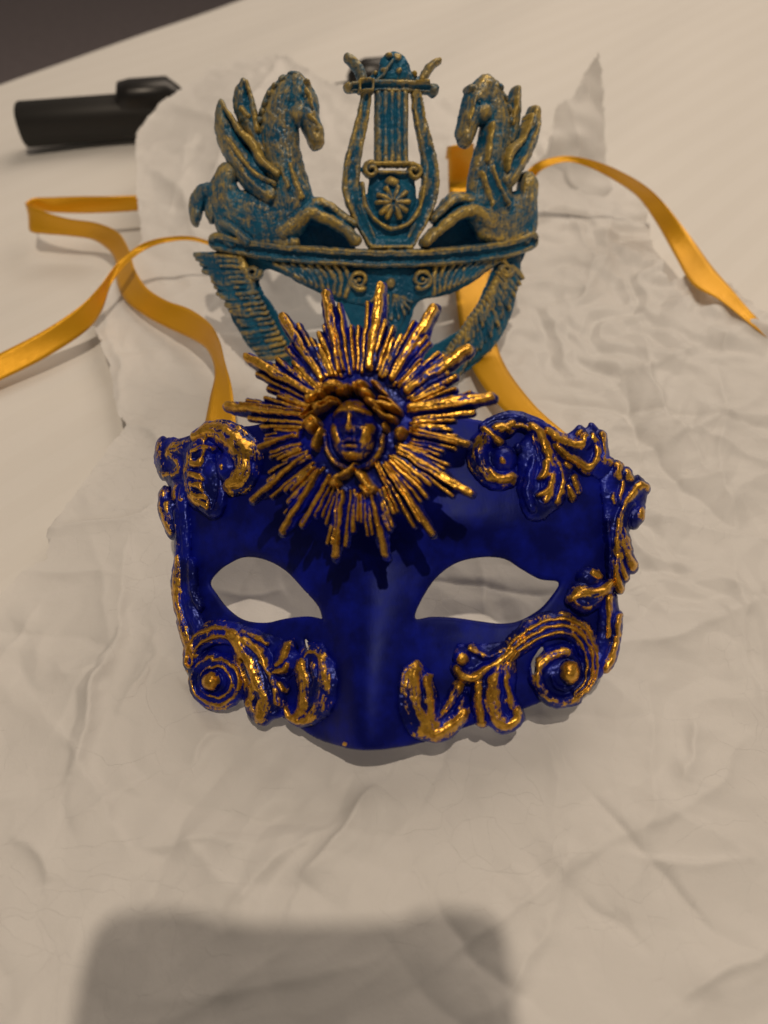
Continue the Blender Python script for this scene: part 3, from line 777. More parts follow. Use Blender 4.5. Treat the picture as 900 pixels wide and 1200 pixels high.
orn("side_scroll", [
    P([(712, 540), (722, 543), (732, 547), (742, 556), (750, 556), (758, 568), (758, 588), (750, 610), (737, 620), (733, 628), (737, 645), (735, 652), (742, 665), (736, 680), (728, 692), (716, 692), (708, 660), (706, 600), (702, 570)], 2.6 * MM, 5 * MM, gold=0.12),
    S([(722, 664, 3), (722, 632, 3.5), (727, 603, 3.5), (737, 583, 4), (748, 571, 4), (756, 572, 3)], 4.8 * MM, gold=0.95),
    S([(730, 625, 2.5), (733, 605, 3), (740, 592, 3)], 3.8 * MM, gold=0.6),
    B(744, 608, 10, 13, 4.2 * MM, rot=20, gold=0.2), B(749, 603, 6, 10, 4.8 * MM, rot=10, gold=.85),
    S([(723, 548, 4), (723, 558, 4.5)], 4.6 * MM, gold=0.95), S([(734, 556, 4), (736, 562, 4)], 4.4 * MM, gold=0.8),
    S([(727, 566, 2.5), (724, 590, 3)], 4.6 * MM, gold=0.8), S([(717, 580, 2), (718, 592, 2)], 4.2 * MM, gold=0.8),
    S([(728, 620, 2.5), (732, 632, 3), (735, 644, 3)], 4.6 * MM, gold=0.5),
    S([(726, 630, 3), (732, 648, 3.5), (740, 664, 3.5)], 4.8 * MM, gold=0.95), S([(724, 645, 3), (727, 662, 3.5), (732, 676, 3)], 4.8 * MM, gold=0.95),
    S([(721, 655, 3), (721, 674, 3.5), (725, 690, 3)], 4.8 * MM, gold=0.95), S([(712, 610, 3), (713, 650, 3), (714, 680, 3)], 3.8 * MM, gold=0.2),
], 113)
orn("bud", [
    B(690, 678, 17, 14, 5.0 * MM, gold=0.12), B(686, 701, 20, 19, 6.0 * MM, rot=-10, gold=0.25),
    S([(670, 701, 4), (680, 694, 7), (694, 695, 7), (706, 690, 5), (714, 684, 3)], 7.8 * MM, gold=1.05),
    S([(694, 672, 4), (700, 675, 3.5)], 6.2 * MM, gold=.8), S([(675, 706, 4), (690, 708, 5), (702, 700, 3)], 6.8 * MM, gold=0.7),
], 114)
orn("leaf", [
    P([(703, 702), (714, 692), (724, 700), (725, 715), (724, 737), (718, 767), (711, 782), (700, 797), (688, 797), (692, 775), (697, 750), (699, 725)], 3.6 * MM, 5 * MM, gold=0.12),
    S([(713, 700, 3.5), (712, 720, 3), (711, 745, 2.5)], 5.0 * MM, gold=0.95), S([(723, 722, 3), (721, 748, 3.5), (715, 770, 4), (708, 782, 3)], 4.8 * MM, gold=1.0),
], 115)

# ---------------- sunburst
def sunW(u, v):
    du, dv = u - SUNC[0], v - SUNC[1]
    return 0.0105 - 1.6 * (du * du + dv * dv)
SUNC = (0, 0.1)
_f = Frame(O_b, BF.R, lambda u, v: 0.0105 + 0 * u, 0.15, 0.5)
SUNC = tuple(_f.hit([(420, 505)])[0])
SF = Frame(O_b, BF.R, sunW, 0.15, 0.5)
CX, CY = 421.0, 503.0
main = [((448, 336), (434, 433), 6.2), ((510, 363), (461, 445), 7.2), ((550, 411), (478, 459), 7.2), ((577, 467), (483, 480), 7.2), ((549, 521), (487, 506), 4.8), ((553, 580), (470, 528), 5.6),
        ((508, 627), (454, 544), 5.2), ((453, 652), (437, 580), 5.2), ((394, 654), (404, 577), 5.4), ((332, 625), (376, 553), 5.0), ((297, 588), (359, 536), 4.6), ((306, 526), (347, 511), 4.2),
        ((267, 477), (355, 488), 6.5), ((291, 420), (367, 464), 6.4), ((332, 372), (380, 446), 6.4), ((383, 345), (400, 437), 6.6)]
sun = relief("sunburst", SF, [B(CX, CY, 86, 82, 0.8 * MM, gold=0.0, pw=0.2)] +
             [S([(b[0], b[1], w + 4), ((t[0] * .62 + b[0] * .38), (t[1] * .62 + b[1] * .38), w + 3.2), (t[0], t[1], w * 0.95)], 0.9 * MM, 'flat', gold=0.0) for t, b, w in main],
             0.3 * MM, M_BLUE, blue, thick=1.3 * MM, wob=0.7 * MM, rough=0.2 * MM, seed=200)
nm = len(main)
ang = [math.atan2(t[1] - CY, t[0] - CX) for t, b, w in main]
for i, (t, b, w) in enumerate(main):
    el = []
    tx, ty = t; bx, by = b
    # plinth of this ray bundle
    el.append(S([(bx, by, w + 3.4), ((tx + bx) / 2, (ty + by) / 2, w + 3), (tx, ty, w * 0.9)], 1.5 * MM, 'flat', gold=0.1))
    for side in (-1, 1):
        j = (i + side) % nm
        da = (ang[j] - ang[i] + math.pi) % (2 * math.pi) - math.pi
        rt = math.hypot(tx - CX, ty - CY); rj = math.hypot(main[j][0][0] - CX, main[j][0][1] - CY)
        rb = math.hypot(bx - CX, by - CY)
        fr_ = [0.17, 0.31, 0.44] if i % 3 else [0.20, 0.38]
        ln = [0.76, 0.55, 0.42] if random.random() < 0.5 else [0.62, 0.60, 0.40]
        for f, l in zip(fr_, ln):
            f += random.uniform(-0.02, 0.02)
            a = ang[i] + da * f; rr = rt * (1 - f) + rj * f
            re = max(rb + 14, rb + (rr - rb) * (l + random.uniform(-0.06, 0.05)))
            aa = a + da * 0.02
            rs = rb - 3 + random.uniform(-3, 4)
            a_s = ang[i] + da * f * (1.05 if f < 0.4 else 1.0)
            ww = random.uniform(2.3, 3.5)
            p0 = (CX + rs * math.cos(a_s), CY + rs * math.sin(a_s)); p1 = (CX + re * math.cos(aa), CY + re * math.sin(aa))
            pm = ((p0[0] + p1[0]) / 2, (p0[1] + p1[1]) / 2)
            el.append(S([(p0[0], p0[1], ww + 1.6), (pm[0], pm[1], ww + 1.8), (p1[0], p1[1], ww + 1.2)], 1.6 * MM, 'flat', gold=0.1))
            el.append(S([(p0[0], p0[1], ww * 0.8), (pm[0], pm[1], ww), (p1[0], p1[1], ww * 0.85)], random.uniform(2.6, 3.3) * MM, 'flat' if random.random() < .5 else 'round', gold=1.1))
    el.append(S([(bx, by, w * 0.62), ((tx + bx) / 2, (ty + by) / 2, w * 0.92), (tx * .97 + bx * .03, ty * .97 + by * .03, w * 0.86)], 4.3 * MM, 'flat' if i in (0, 1, 2, 3, 5, 13, 14) else 'round', gold=1.15))
    if i in (4, 5, 6, 8, 12, 15, 3):
        nx, ny = -(ty - by), (tx - bx); L = math.hypot(nx, ny); nx, ny = nx / L * w * 0.75, ny / L * w * 0.75
        el.append(S([(bx + nx, by + ny, 1.6), (bx * .2 + tx * .8 + nx, by * .2 + ty * .8 + ny, 1.6)], 4.6 * MM, 'round', gold=1.1))
    o = relief("ray", SF, el, 0.22 * MM, M_BLUE, sun, thick=0.4 * MM, wob=0.5 * MM, rough=0.15 * MM, stri=0.25 * MM, seed=210 + i, crest=0.9 * MM, goldmul=1.05)
RH = 0.18 * MM
relief("face", SF, [
    B(416.00, 510.10, 40.70, 47.30, 2.2 * MM, gold=0.05, pw=0.35),
    S([(383, 512, 4), (386, 530, 4), (398, 545, 4.5), (416, 551, 4.5), (434, 546, 4.5), (447, 530, 4), (450, 512, 4)], 4.0 * MM, gold=0.45),
    B(416.00, 507.90, 27.50, 39.60, 8.8 * MM, gold=0.42, pw=0.5),
    A(416.00, 479.30, 17.60, 7.70, 0.8 * MM, gold=1.0),
    A(403.35, 487.55, 11.00, 3.08, 1.9 * MM, rot=-6, gold=1.2), A(429.20, 487.55, 11.00, 3.08, 1.9 * MM, rot=6, gold=1.2), A(416.00, 484.80, 6.60, 4.40, 0.8 * MM, gold=1.1),
    A(403.90, 498.00, 8.80, 5.72, -2.9 * MM, gold=0.0), A(429.20, 498.00, 8.80, 5.72, -2.9 * MM, gold=0.0),
    A(403.90, 498.55, 4.84, 2.86, 1.8 * MM, gold=0.25), A(429.20, 498.55, 4.84, 2.86, 1.8 * MM, gold=0.25),
    A(403.90, 498.66, 5.50, 0.88, -0.8 * MM, gold=0.0), A(429.20, 498.66, 5.50, 0.88, -0.8 * MM, gold=0.0),
    A(416.33, 496.90, 2.97, 9.90, 2.0 * MM, gold=1.0), A(416.33, 508.45, 3.96, 4.40, 2.4 * MM, gold=1.05), A(411.16, 511.75, 2.42, 2.20, 0.8 * MM, gold=0.4), A(421.50, 511.75, 2.42, 2.20, 0.8 * MM, gold=0.4), A(416.33, 515.60, 4.95, 1.65, -1.0 * MM, gold=0.0),
    A(395.10, 506.80, 5.50, 6.60, 1.1 * MM, rot=-10, gold=1.1), A(400.05, 516.70, 4.95, 8.80, 0.8 * MM, rot=-32, gold=1.1), A(437.45, 505.70, 6.05, 6.60, 1.1 * MM, rot=10, gold=1.1), A(432.50, 515.60, 4.95, 8.80, 0.8 * MM, rot=32, gold=1.0),
    A(406.65, 517.80, 2.86, 6.60, -1.2 * MM, rot=-22, gold=0.0), A(425.90, 517.80, 2.86, 6.60, -1.2 * MM, rot=22, gold=0.0),
    A(416.00, 521.76, 7.70, 2.09, 1.3 * MM, gold=0.55), A(416.00, 524.84, 8.80, 1.10, -1.6 * MM, gold=0.0), A(416.00, 527.92, 5.94, 2.09, 1.3 * MM, gold=0.75), A(416.00, 531.88, 6.60, 1.98, -1.1 * MM, gold=0.0),
    A(416.00, 537.60, 7.70, 4.95, 1.7 * MM, gold=1.2),
], RH, M_BLUE, sun, thick=0.4 * MM, k=0.7 * MM, rough=0.12 * MM, wob=0.2 * MM, seed=300, crest=1.1 * MM, c0=0.75, cw=0.35)
def lock(el, seed):
    relief("hair_lock", SF, el, RH, M_BLUE, sun, thick=0.4 * MM, k=0.6 * MM, rough=0.4 * MM, stri=0.5 * MM, wob=0.9 * MM, seed=seed, crest=2.0 * MM, c0=0.5, cw=0.4)
lock([B(392, 458, 15, 9.5, 8.6 * MM, rot=-14, gold=1.2), B(403, 460, 11, 9.5, 9.2 * MM, rot=10, gold=1.2), B(381, 466, 8, 7, 7.8 * MM, rot=40, gold=1.2), B(411, 460, 6, 7, 9.0 * MM, gold=1.2), A(395, 463, 13, 1.2, -1.0 * MM, rot=-8, gold=.5), A(393, 455, 10, 1.0, -.7 * MM, rot=-18, gold=.7)], 301)
lock([B(420.5, 459, 5, 7, 9.0 * MM, gold=1.2), B(427, 457, 9.5, 8, 9.4 * MM, gold=1.2), B(444, 482, 8, 4, 8.2 * MM, rot=30, gold=1.2), B(432, 466, 10.5, 7, 9.0 * MM, rot=18, gold=1.2), B(438, 477, 11, 5.5, 8.6 * MM, rot=28, gold=1.2), S([(440, 452, 3), (449, 460, 3.4), (457, 468, 2)], 6.6 * MM, gold=.8),
      S([(447, 470, 3), (458, 473, 3.4), (466, 477, 2)], 6.8 * MM, gold=.8), A(428, 461, 9, 1.0, -.8 * MM, rot=12, gold=.6)], 302)
lock([B(377, 482, 8, 6, 8.4 * MM, rot=-40, gold=1.2), B(389, 475, 9, 5, 8.4 * MM, rot=-15, gold=1.1), S([(401, 476, 4), (390, 475, 6), (380, 480, 6), (370, 486, 7), (362, 492, 4)], 7.8 * MM, 'rib2', gold=1.15)], 303)
lock([B(370, 502, 10, 8, 7.4 * MM, rot=-20, gold=1.2), S([(362, 502, 3), (372, 495, 4), (379, 500, 3)], 7.8 * MM, gold=1.2)], 304)
lock([S([(381, 507, 3.5), (376, 516, 5), (372, 525, 6)], 6.6 * MM, gold=1.1), A(369, 530, 2.6, 2.6, -3 * MM, gold=0)], 305)
lock([S([(364, 470, 7), (370, 466, 8), (378, 462, 5)], 5.2 * MM, gold=1.25)], 306)
lock([S([(443, 476, 4), (455, 478, 5), (466, 483, 6), (472, 487, 3)], 8.0 * MM, gold=1.15), S([(441, 483, 3), (452, 490, 4), (464, 495, 4)], 7.2 * MM, gold=1.1)], 307)
lock([B(472, 510, 9.5, 8, 7.6 * MM, rot=-10, gold=1.2), B(470, 514, 6, 3, 8.2 * MM, gold=1.1)], 308)
lock([B(454.5, 503, 5, 7, 6.8 * MM, gold=1.1)], 309)
lock([B(488, 505, 5.5, 4.5, 6.6 * MM, gold=1.1)], 310)
relief("ribbon_bow", SF, [S([(419, 549, 5), (413, 554, 4.5), (403, 559, 4.5), (397, 563, 4)], 6.6 * MM, gold=1.2), A(421, 549, 2.2, 2.2, -2 * MM, gold=0), B(395, 567, 8.5, 7, 6.6 * MM, gold=1.2),
       S([(423, 557, 5), (430, 563, 7), (435, 572, 7), (441, 575, 5)], 6.6 * MM, gold=1.2), S([(426, 571, 3), (434, 579, 3.5), (442, 576, 3)], 6.0 * MM, gold=1.1)],
       RH, M_BLUE, sun, thick=0.4 * MM, rough=0.3 * MM, wob=0.5 * MM, seed=320, crest=1.6 * MM)

# ================================================================== TEAL LYRE MASK
def tealW(u, v):
    e = 0.055 * (np.sqrt(np.clip(1 - (u / 0.100) ** 2, 0.03, 1)) - 1)
    nose = 0.010 * np.exp(-(u / 0.012) ** 2) * sstep(0.05, 0.0, v)
    return e + nose
al = 60
p455 = pix_ground(458, 455, 0.009)
TF = Frame(p455, frame_axes(90 - al, -7), tealW, 0.2, 0.8)
teal = empty("lyre_mask", TF)
tagit(teal, "teal blue mask with a lyre and two winged horses on its crown, standing behind", "mask")
RT = 0.42 * MM
def tor(name, elems, seed, parent=None, **kw):
    kw.setdefault('crest', 1.8 * MM)
    return relief(name, kw.pop('fr', TF), elems, kw.pop('res', RT), M_TEAL, parent or teal, seed=seed, wob=kw.pop('wob', 0.5 * MM), rough=kw.pop('rough', 0.6 * MM), stri=kw.pop('stri', 0.35 * MM), thick=kw.pop('thick', 1.0 * MM), wid=kw.pop('wid', 1.2), k=kw.pop('k', 0.7 * MM), **kw)
tplate = [(258, 290), (300, 298), (430, 306), (560, 301), (614, 290), (608, 315), (600, 350), (588, 388), (565, 420), (540, 440), (505, 450), (482, 458), (458, 466), (430, 460), (400, 452), (370, 440), (330, 425), (300, 410), (278, 385), (262, 350), (252, 315)]
teyeL = [(309, 318), (318, 316), (335, 323), (352, 333), (380, 346), (402, 362), (412, 385), (405, 402), (385, 408), (360, 400), (338, 384), (320, 358), (305, 335)]
teyeR = [(484, 366), (493, 352), (515, 348), (535, 341), (557, 329), (578, 313), (575, 322), (565, 346), (553, 370), (537, 388), (513, 402), (496, 408), (484, 402), (480, 385)]
tor("face_shell", [P(tplate, 0.0, 1 * MM, gold=0.0)], 401, holes=[teyeL, teyeR], thick=1.8 * MM, rough=0.2 * MM, res=0.6 * MM)
bar = [(254, 283), (275, 288), (310, 294), (345, 298), (390, 301), (430, 303), (480, 303), (520, 301), (560, 297), (595, 291), (620, 282)]
tor("ledge", [S([(x, y, 9.5) for x, y in bar], 6.5 * MM, 'mold', gold=0.65), S([(x, y - 7.5, 2.0) for x, y in bar], 7.2 * MM, gold=.85), S([(x, y + 7.5, 2.0) for x, y in bar], 6.6 * MM, gold=.6)], 402)
# brow fans
fan = []
fan.append(P([(285, 300), (340, 306), (430, 312), (500, 311), (560, 305), (598, 298), (585, 307), (560, 325), (536, 339), (515, 346), (494, 350), (480, 362), (470, 385), (458, 400), (446, 385), (432, 362), (410, 355), (380, 344), (350, 331), (318, 314)], 1.6 * MM, 3 * MM, gold=0.2, smooth=3))
for i in range(9):
    f = i / 8
    fan.append(S([(322 + 80 * f, 309 + 3 * f, 3), (337 + 72 * f, 316 + 12 * f, 4), (352 + 52 * f, 327 + 20 * f, 3)], 3.6 * MM, gold=0.85))
    fan.append(S([(590 - 80 * f, 303 + 8 * f, 3), (573 - 66 * f, 311 + 16 * f, 4), (552 - 44 * f, 325 + 18 * f, 3)], 3.6 * MM, gold=0.85))
fan += [ring(420, 328, 11, 5, 3.4, 2.6, 1.3, 60, H=5.2 * MM, gold=1), ring(493, 327, 11, 5, 3.4, 2.6, 1.3, 120, H=5.2 * MM, gold=1, cw=-1), B(420, 328, 4, 4, 6 * MM, gold=1), B(493, 327, 4, 4, 6 * MM, gold=1),
        B(457, 332, 6, 7, 4.5 * MM, gold=1), ring(297, 319, 8, 3, 3.4, 2.6, 1.2, 0, H=5 * MM, gold=.8), ring(591, 316, 8, 3, 3.2, 2.6, 1.2, 0, H=5 * MM, gold=.8)]
for sgn in (-1, 1):
    for k_ in range(5):
        a = math.radians(15 + 20 * k_)
        fan.append(S([(457 + sgn * 4, 346, 2.4), (457 + sgn * (4 + 13 * math.cos(a)), 346 + 12 * math.sin(a), 3), (457 + sgn * (3 + 22 * math.cos(a)), 346 + 27 * math.sin(a), 2.2)], 3.8 * MM, gold=0.8))
tor("brow_fan", fan, 403)
# feather fringes at the sides
ft = []
for i in range(20):
    f = i / 19
    a = np.array([268 + 62 * f, 300 + 112 * f]); d = np.array([-38 + 14 * f + random.uniform(-3, 3), -3 + 12 * f + random.uniform(-2, 2)])
    e = a + d
    ft.append(S([(a[0], a[1], 4.0), ((a + e)[0] / 2, (a + e)[1] / 2 + 2, 5.0), (e[0], e[1], 2.6)], random.uniform(3, 4.4) * MM, gold=0.8))
    a2 = a + np.array([9, 1]); e2 = a2 + d * 0.6
    ft.append(S([(a2[0], a2[1], 3), (e2[0], e2[1], 3.0)], random.uniform(4.6, 5.6) * MM, gold=1.0))
ft.append(P([(262, 298), (284, 298), (297, 335), (315, 370), (338, 400), (345, 418), (318, 422), (290, 405), (268, 360), (256, 325)], 1.4 * MM, 3 * MM, gold=0.5))
ft.append(S([(282, 303, 5), (291, 330, 7), (297, 352, 6)], 4.6 * MM, gold=1.2))
tor("feather_fringe", ft, 404)
ft = []
for i in range(22):
    f = i / 21
    a = np.array([597 - 72 * f ** 1.2, 312 + 118 * f ** 0.9]); d = np.array([14 - 20 * f + random.uniform(-2, 2), 12 + 16 * f + random.uniform(-2, 2)])
    e = a + d
    ft.append(S([(a[0], a[1], 3), ((a + e)[0] / 2 + 1, (a + e)[1] / 2, 4), (e[0], e[1], 2.2)], random.uniform(3, 4.4) * MM, gold=0.8))
    a2 = a + np.array([-10 + 2 * f, -6 - 5 * f]); e2 = a2 + d * 0.8
    ft.append(S([(a2[0], a2[1], 3), (e2[0], e2[1], 3)], random.uniform(4.4, 5.4) * MM, gold=1.0))
ft.append(P([(586, 300), (610, 298), (606, 340), (597, 375), (580, 405), (555, 425), (525, 438), (512, 425), (540, 402), (562, 372), (577, 335)], 1.4 * MM, 3 * MM, gold=0.5))
ft.append(S([(580, 330, 4), (574, 350, 5.5), (564, 372, 5)], 4.6 * MM, gold=1.2))
tor("feather_fringe", ft, 405)
# hollow behind the horses' forelegs
TB = Frame(TF.O, TF.R, lambda u, v: tealW(u, v) - 0.009, 0.2, 0.8)
tor("backing", [P([(345, 262), (362, 254), (395, 262), (412, 275), (412, 296), (345, 296)], 1 * MM, 2 * MM, gold=0)], 406, fr=TB, thick=1 * MM)
tor("backing", [P([(500, 275), (520, 262), (548, 250), (560, 262), (565, 294), (500, 298)], 1 * MM, 2 * MM, gold=0)], 407, fr=TB, thick=1 * MM)
# lyre
lyre = tor("lyre", [
    P([(410, 222), (420, 232), (430, 228), (433, 205), (445, 200), (474, 200), (486, 206), (488, 232), (496, 236), (506, 222), (503, 245), (490, 270), (484, 292), (432, 292), (424, 268), (412, 245)], 1.8 * MM, 3 * MM, gold=.2, smooth=2),
    S([(429, 112, 5.5), (427, 128, 6), (423, 146, 6.5), (416, 175, 7.5), (412, 200, 8.5), (411, 222, 8.5), (416, 242, 8), (425, 262, 7), (434, 282, 6)], 5 * MM, 'chan', gold=0.85),
    S([(488, 112, 5.5), (490, 128, 6), (493, 146, 6.5), (500, 175, 7.5), (504, 200, 8.5), (504, 222, 8.5), (499, 242, 8), (491, 262, 7), (481, 282, 6)], 5 * MM, 'chan', gold=0.85),
    S([(424, 216, 2.6), (427, 240, 3), (441, 260, 3), (459, 268, 3), (477, 262, 3), (490, 245, 3), (495, 222, 2.6)], 5.4 * MM, gold=1),
    P([(434, 276), (480, 276), (484, 293), (432, 293)], 4.5 * MM, 3 * MM, gold=.4, smooth=1), S([(435, 290, 2.5), (481, 290, 2.5)], 6 * MM, gold=1.15),
    B(459, 236, 28, 27, 4.2 * MM, gold=0.35, pw=0.3), B(459, 237, 20, 21, 5.4 * MM, gold=0.7, pw=0.4),
    B(458, 215, 11, 8, 6.8 * MM, gold=1.2)] +
    [S([(459 + 3 * math.cos(a), 238 + 3 * math.sin(a), 3), (459 + 10 * math.cos(a), 238 + 10 * math.sin(a), 4.6), (459 + 18 * math.cos(a), 238 + 18 * math.sin(a), 3.4)], random.uniform(6.4, 7.4) * MM, gold=0.95) for a in [math.radians(d_ + random.uniform(-6, 6)) for d_ in range(-40, 320, 36)]] +
    [ring(435, 200, 9, 3, 3.4, 3, 1.2, -60, H=5.4 * MM, gold=.9, cw=-1), ring(484, 202, 9, 3, 3.4, 3, 1.2, -120, H=5.4 * MM, gold=1.1), S([(440, 193, 3), (478, 193, 3)], 5.6 * MM, gold=.9), S([(444, 203, 3), (475, 203, 3)], 5 * MM, gold=.7)],
    410)
relief("strings", TF, [S([(x0, 110, 5), (x0, 150, 5), (x0, 192, 5)], 4.0 * MM, 'round', gold=0.85, n=4) for x0 in (443.5, 451, 458.5, 466, 473.5)], 0.35 * MM, M_TEAL, lyre, thick=0.8 * MM, rough=0.5 * MM, wob=0.3 * MM, seed=411, k=0.2 * MM, crest=0.9 * MM)
relief("crossbar", TF, [S([(411, 104, 5.5), (430, 102, 7), (459, 102, 7), (488, 103, 7), (508, 106, 6)], 5.5 * MM, 'mold', gold=.7), B(408, 103, 6, 6, 6 * MM, gold=.8), B(507, 107, 7, 8, 6 * MM, gold=.6),
        S([(421, 96, 2), (436, 96, 2)], 7 * MM, gold=1.1), S([(421, 109, 2), (436, 109, 2)], 7 * MM, gold=1.1), S([(486, 98, 2), (500, 98, 2)], 7 * MM, gold=1.), S([(421, 96, 2), (421, 109, 2)], 7 * MM, gold=1.), S([(436, 96, 2), (436, 109, 2)], 7 * MM, gold=.9)],
        RT, M_TEAL, lyre, thick=1 * MM, rough=.5 * MM, wob=.4 * MM, seed=412)
relief("finial", TF, [P([(424, 100), (428, 92), (443, 84), (446, 71), (454, 64), (462, 60), (471, 64), (479, 74), (484, 86), (496, 92), (499, 100)], 4 * MM, 4 * MM, gold=.3, smooth=3),
        S([(425, 96, 6), (421, 84, 6), (414, 74, 6), (407, 68, 5)], 5 * MM, gold=.7), S([(494, 94, 5), (500, 84, 5.5), (507, 76, 5), (514, 72, 4)], 5 * MM, gold=.9),
        B(455, 68, 5, 5, 6.5 * MM, gold=1.1), B(464, 70, 7, 6, 6 * MM, gold=.9), B(449, 85, 5, 5, 6 * MM, gold=1.1), B(466, 86, 5, 5, 6 * MM, gold=1), B(439, 88, 4, 4, 5.6 * MM, gold=1), B(484, 88, 4, 4, 5.5 * MM, gold=.9),
        S([(441, 97, 3), (452, 84, 3.4), (459, 73, 3)], 5.6 * MM, gold=.7)], RT, M_TEAL, lyre, thick=1 * MM, rough=.9 * MM, wob=.6 * MM, seed=413)
# winged horses
HK = 1.3 * MM
def horse_part(name, el, seed, parent, lift=0):
    return relief(name, TF, el, RT, M_TEAL, parent, thick=1.2 * MM, k=HK, wid=1.14, rough=0.8 * MM, stri=0.35 * MM, wob=0.7 * MM, seed=seed, crest=2.2 * MM, c0=0.55, cw=0.35)
h1 = horse_part("winged_horse", [
    S([(266, 205, 12), (262, 222, 15), (270, 245, 22), (295, 256, 28), (322, 260, 28), (342, 245, 24)], 8 * MM, gold=.75),
    S([(340, 103, 13), (331, 120, 19), (326, 145, 21), (328, 175, 21), (334, 205, 22), (340, 236, 24)], 9 * MM, gold=.75),
    S([(345, 99, 12), (354, 118, 16), (362, 140, 12), (368, 155, 10.5), (370, 165, 9)], 9.5 * MM, gold=.75), B(349, 134, 14, 16, 10.5 * MM, rot=20, gold=.8),
    S([(258, 225, 9), (256, 245, 8), (261, 265, 8), (270, 284, 9)], 6 * MM, gold=.4), S([(262, 262, 6), (275, 270, 6), (290, 283, 6)], 9.5 * MM, gold=.5),
    S([(332, 270, 11), (348, 258, 11), (363, 250, 8.5), (382, 256, 7), (402, 267, 6.5), (416, 281, 7)], 9.5 * MM, gold=1.0), S([(350, 250, 9), (370, 240, 8), (386, 243, 6), (400, 254, 6), (414, 262, 5)], 7 * MM, gold=.95),
    S([(340, 196, 4), (346, 215, 5), (352, 232, 5)], 10.5 * MM, gold=.95), S([(330, 200, 4), (338, 220, 4)], 11 * MM, gold=.8),
    B(359, 101, 6, 4.5, 11 * MM, gold=1.1), S([(358, 111, 3), (362, 118, 4), (365, 130, 2.5)], 11.5 * MM, gold=1.0), A(356, 119, 4, 3, -2 * MM), B(357, 119, 2.5, 2.5, 11 * MM, gold=.9),
    S([(362, 140, 3), (370, 148, 3)], 11.5 * MM, gold=1.1), A(371, 158, 3, 2.2, -1.5 * MM), S([(300, 282, 8), (320, 284, 8), (345, 284, 7)], 6 * MM, gold=1),
], 420, teal)
horse_part("mane", [B(344, 92, 9, 5.5, 9 * MM, rot=10, gold=.6), B(331, 96, 7, 5, 9 * MM, rot=-35, gold=.6), B(322, 104, 6, 5, 9 * MM, rot=-50, gold=.6), B(315, 113, 6, 5, 9 * MM, rot=-60, gold=.6), B(311, 123, 6, 5, 9 * MM, rot=-70, gold=.6), B(308, 133, 6, 5.5, 8.5 * MM, rot=-80, gold=.6), B(305, 143, 6.5, 6, 8 * MM, gold=.6)], 421, h1)
horse_part("wing", [
    S([(260, 123, 4), (261, 145, 9), (270, 168, 12), (284, 190, 14), (300, 212, 15), (316, 228, 12)], 10 * MM, gold=.6),
    S([(262, 124, 2.5), (272, 142, 3.4), (285, 160, 5), (298, 172, 6), (308, 192, 7), (326, 206, 5)], 12 * MM, gold=1.1, k=1.2 * MM),
    S([(268, 165, 3), (283, 186, 4), (300, 206, 4), (322, 218, 4)], 12 * MM, gold=1.0, k=1.0 * MM), S([(272, 182, 3), (288, 206, 4), (304, 224, 4), (318, 232, 4)], 11 * MM, gold=.8, k=1.0 * MM)], 422, h1)  # near wing
horse_part("wing", [S([(286, 98, 4), (282, 115, 8), (287, 135, 10), (298, 158, 9), (306, 178, 8)], 6.5 * MM, gold=.5), S([(290, 99, 2.5), (294, 115, 3), (299, 138, 4), (303, 156, 3)], 8 * MM, gold=1.0, k=1.0 * MM), S([(284, 130, 5), (292, 140, 4)], 8 * MM, gold=1.2, k=1.0 * MM)], 423, h1)
horse_part("tail", [S([(258, 219, 7), (247, 222, 7), (237, 225, 8), (231, 236, 8), (229, 250, 7), (230, 261, 4)], 6 * MM, gold=.5), S([(249, 226, 5), (246, 242, 6), (248, 258, 4)], 5 * MM, gold=.5)], 424, h1)
h2 = horse_part("winged_horse", [
    S([(618, 216, 10), (616, 235, 12), (606, 250, 20), (588, 258, 26), (572, 250, 24)], 8 * MM, gold=.8),
    S([(573, 110, 12), (579, 128, 15), (581, 148, 16), (578, 175, 17), (574, 200, 20), (574, 230, 24)], 9 * MM, gold=.8),
    S([(567, 104, 12), (558, 122, 15), (549, 143, 11), (545, 156, 10), (544, 163, 8)], 9.5 * MM, gold=.75), B(563, 133, 13, 15, 10.5 * MM, rot=-20, gold=.9),
    S([(622, 240, 6), (621, 262, 7), (614, 278, 8)], 6 * MM, gold=.6), S([(566, 272, 9), (590, 280, 9), (610, 272, 9)], 6.5 * MM, gold=.9),
    S([(572, 258, 14), (556, 248, 10), (541, 249, 8), (526, 258, 7), (511, 270, 6.5), (497, 284, 6)], 9.5 * MM, gold=1.0), S([(562, 240, 9), (546, 234, 7.5), (532, 234, 7.5), (518, 246, 6), (508, 256, 5)], 7 * MM, gold=.8),
    B(549, 107, 6, 6.5, 9 * MM, gold=.7), A(556, 125, 4, 3, -2 * MM), B(556, 125, 2.4, 2.4, 11 * MM, gold=.9), S([(552, 118, 3), (547, 135, 3), (544, 148, 2.5)], 11 * MM, gold=.9),
    S([(572, 150, 4), (569, 170, 4.5), (566, 190, 4)], 11 * MM, gold=.9), S([(560, 205, 4), (566, 225, 5), (572, 240, 4)], 11 * MM, gold=1), S([(572, 200, 4), (580, 222, 4), (590, 240, 4)], 11 * MM, gold=.9),
], 430, teal)
horse_part("mane", [B(570, 100, 9, 5.5, 9 * MM, rot=10, gold=.5), B(582, 106, 7, 5, 9 * MM, rot=50, gold=.5), B(588, 118, 7, 5, 9 * MM, rot=65, gold=.5), B(592, 131, 7, 5, 9 * MM, rot=75, gold=.5), B(594, 144, 7, 5, 8.5 * MM, rot=85, gold=.5)], 431, h2)
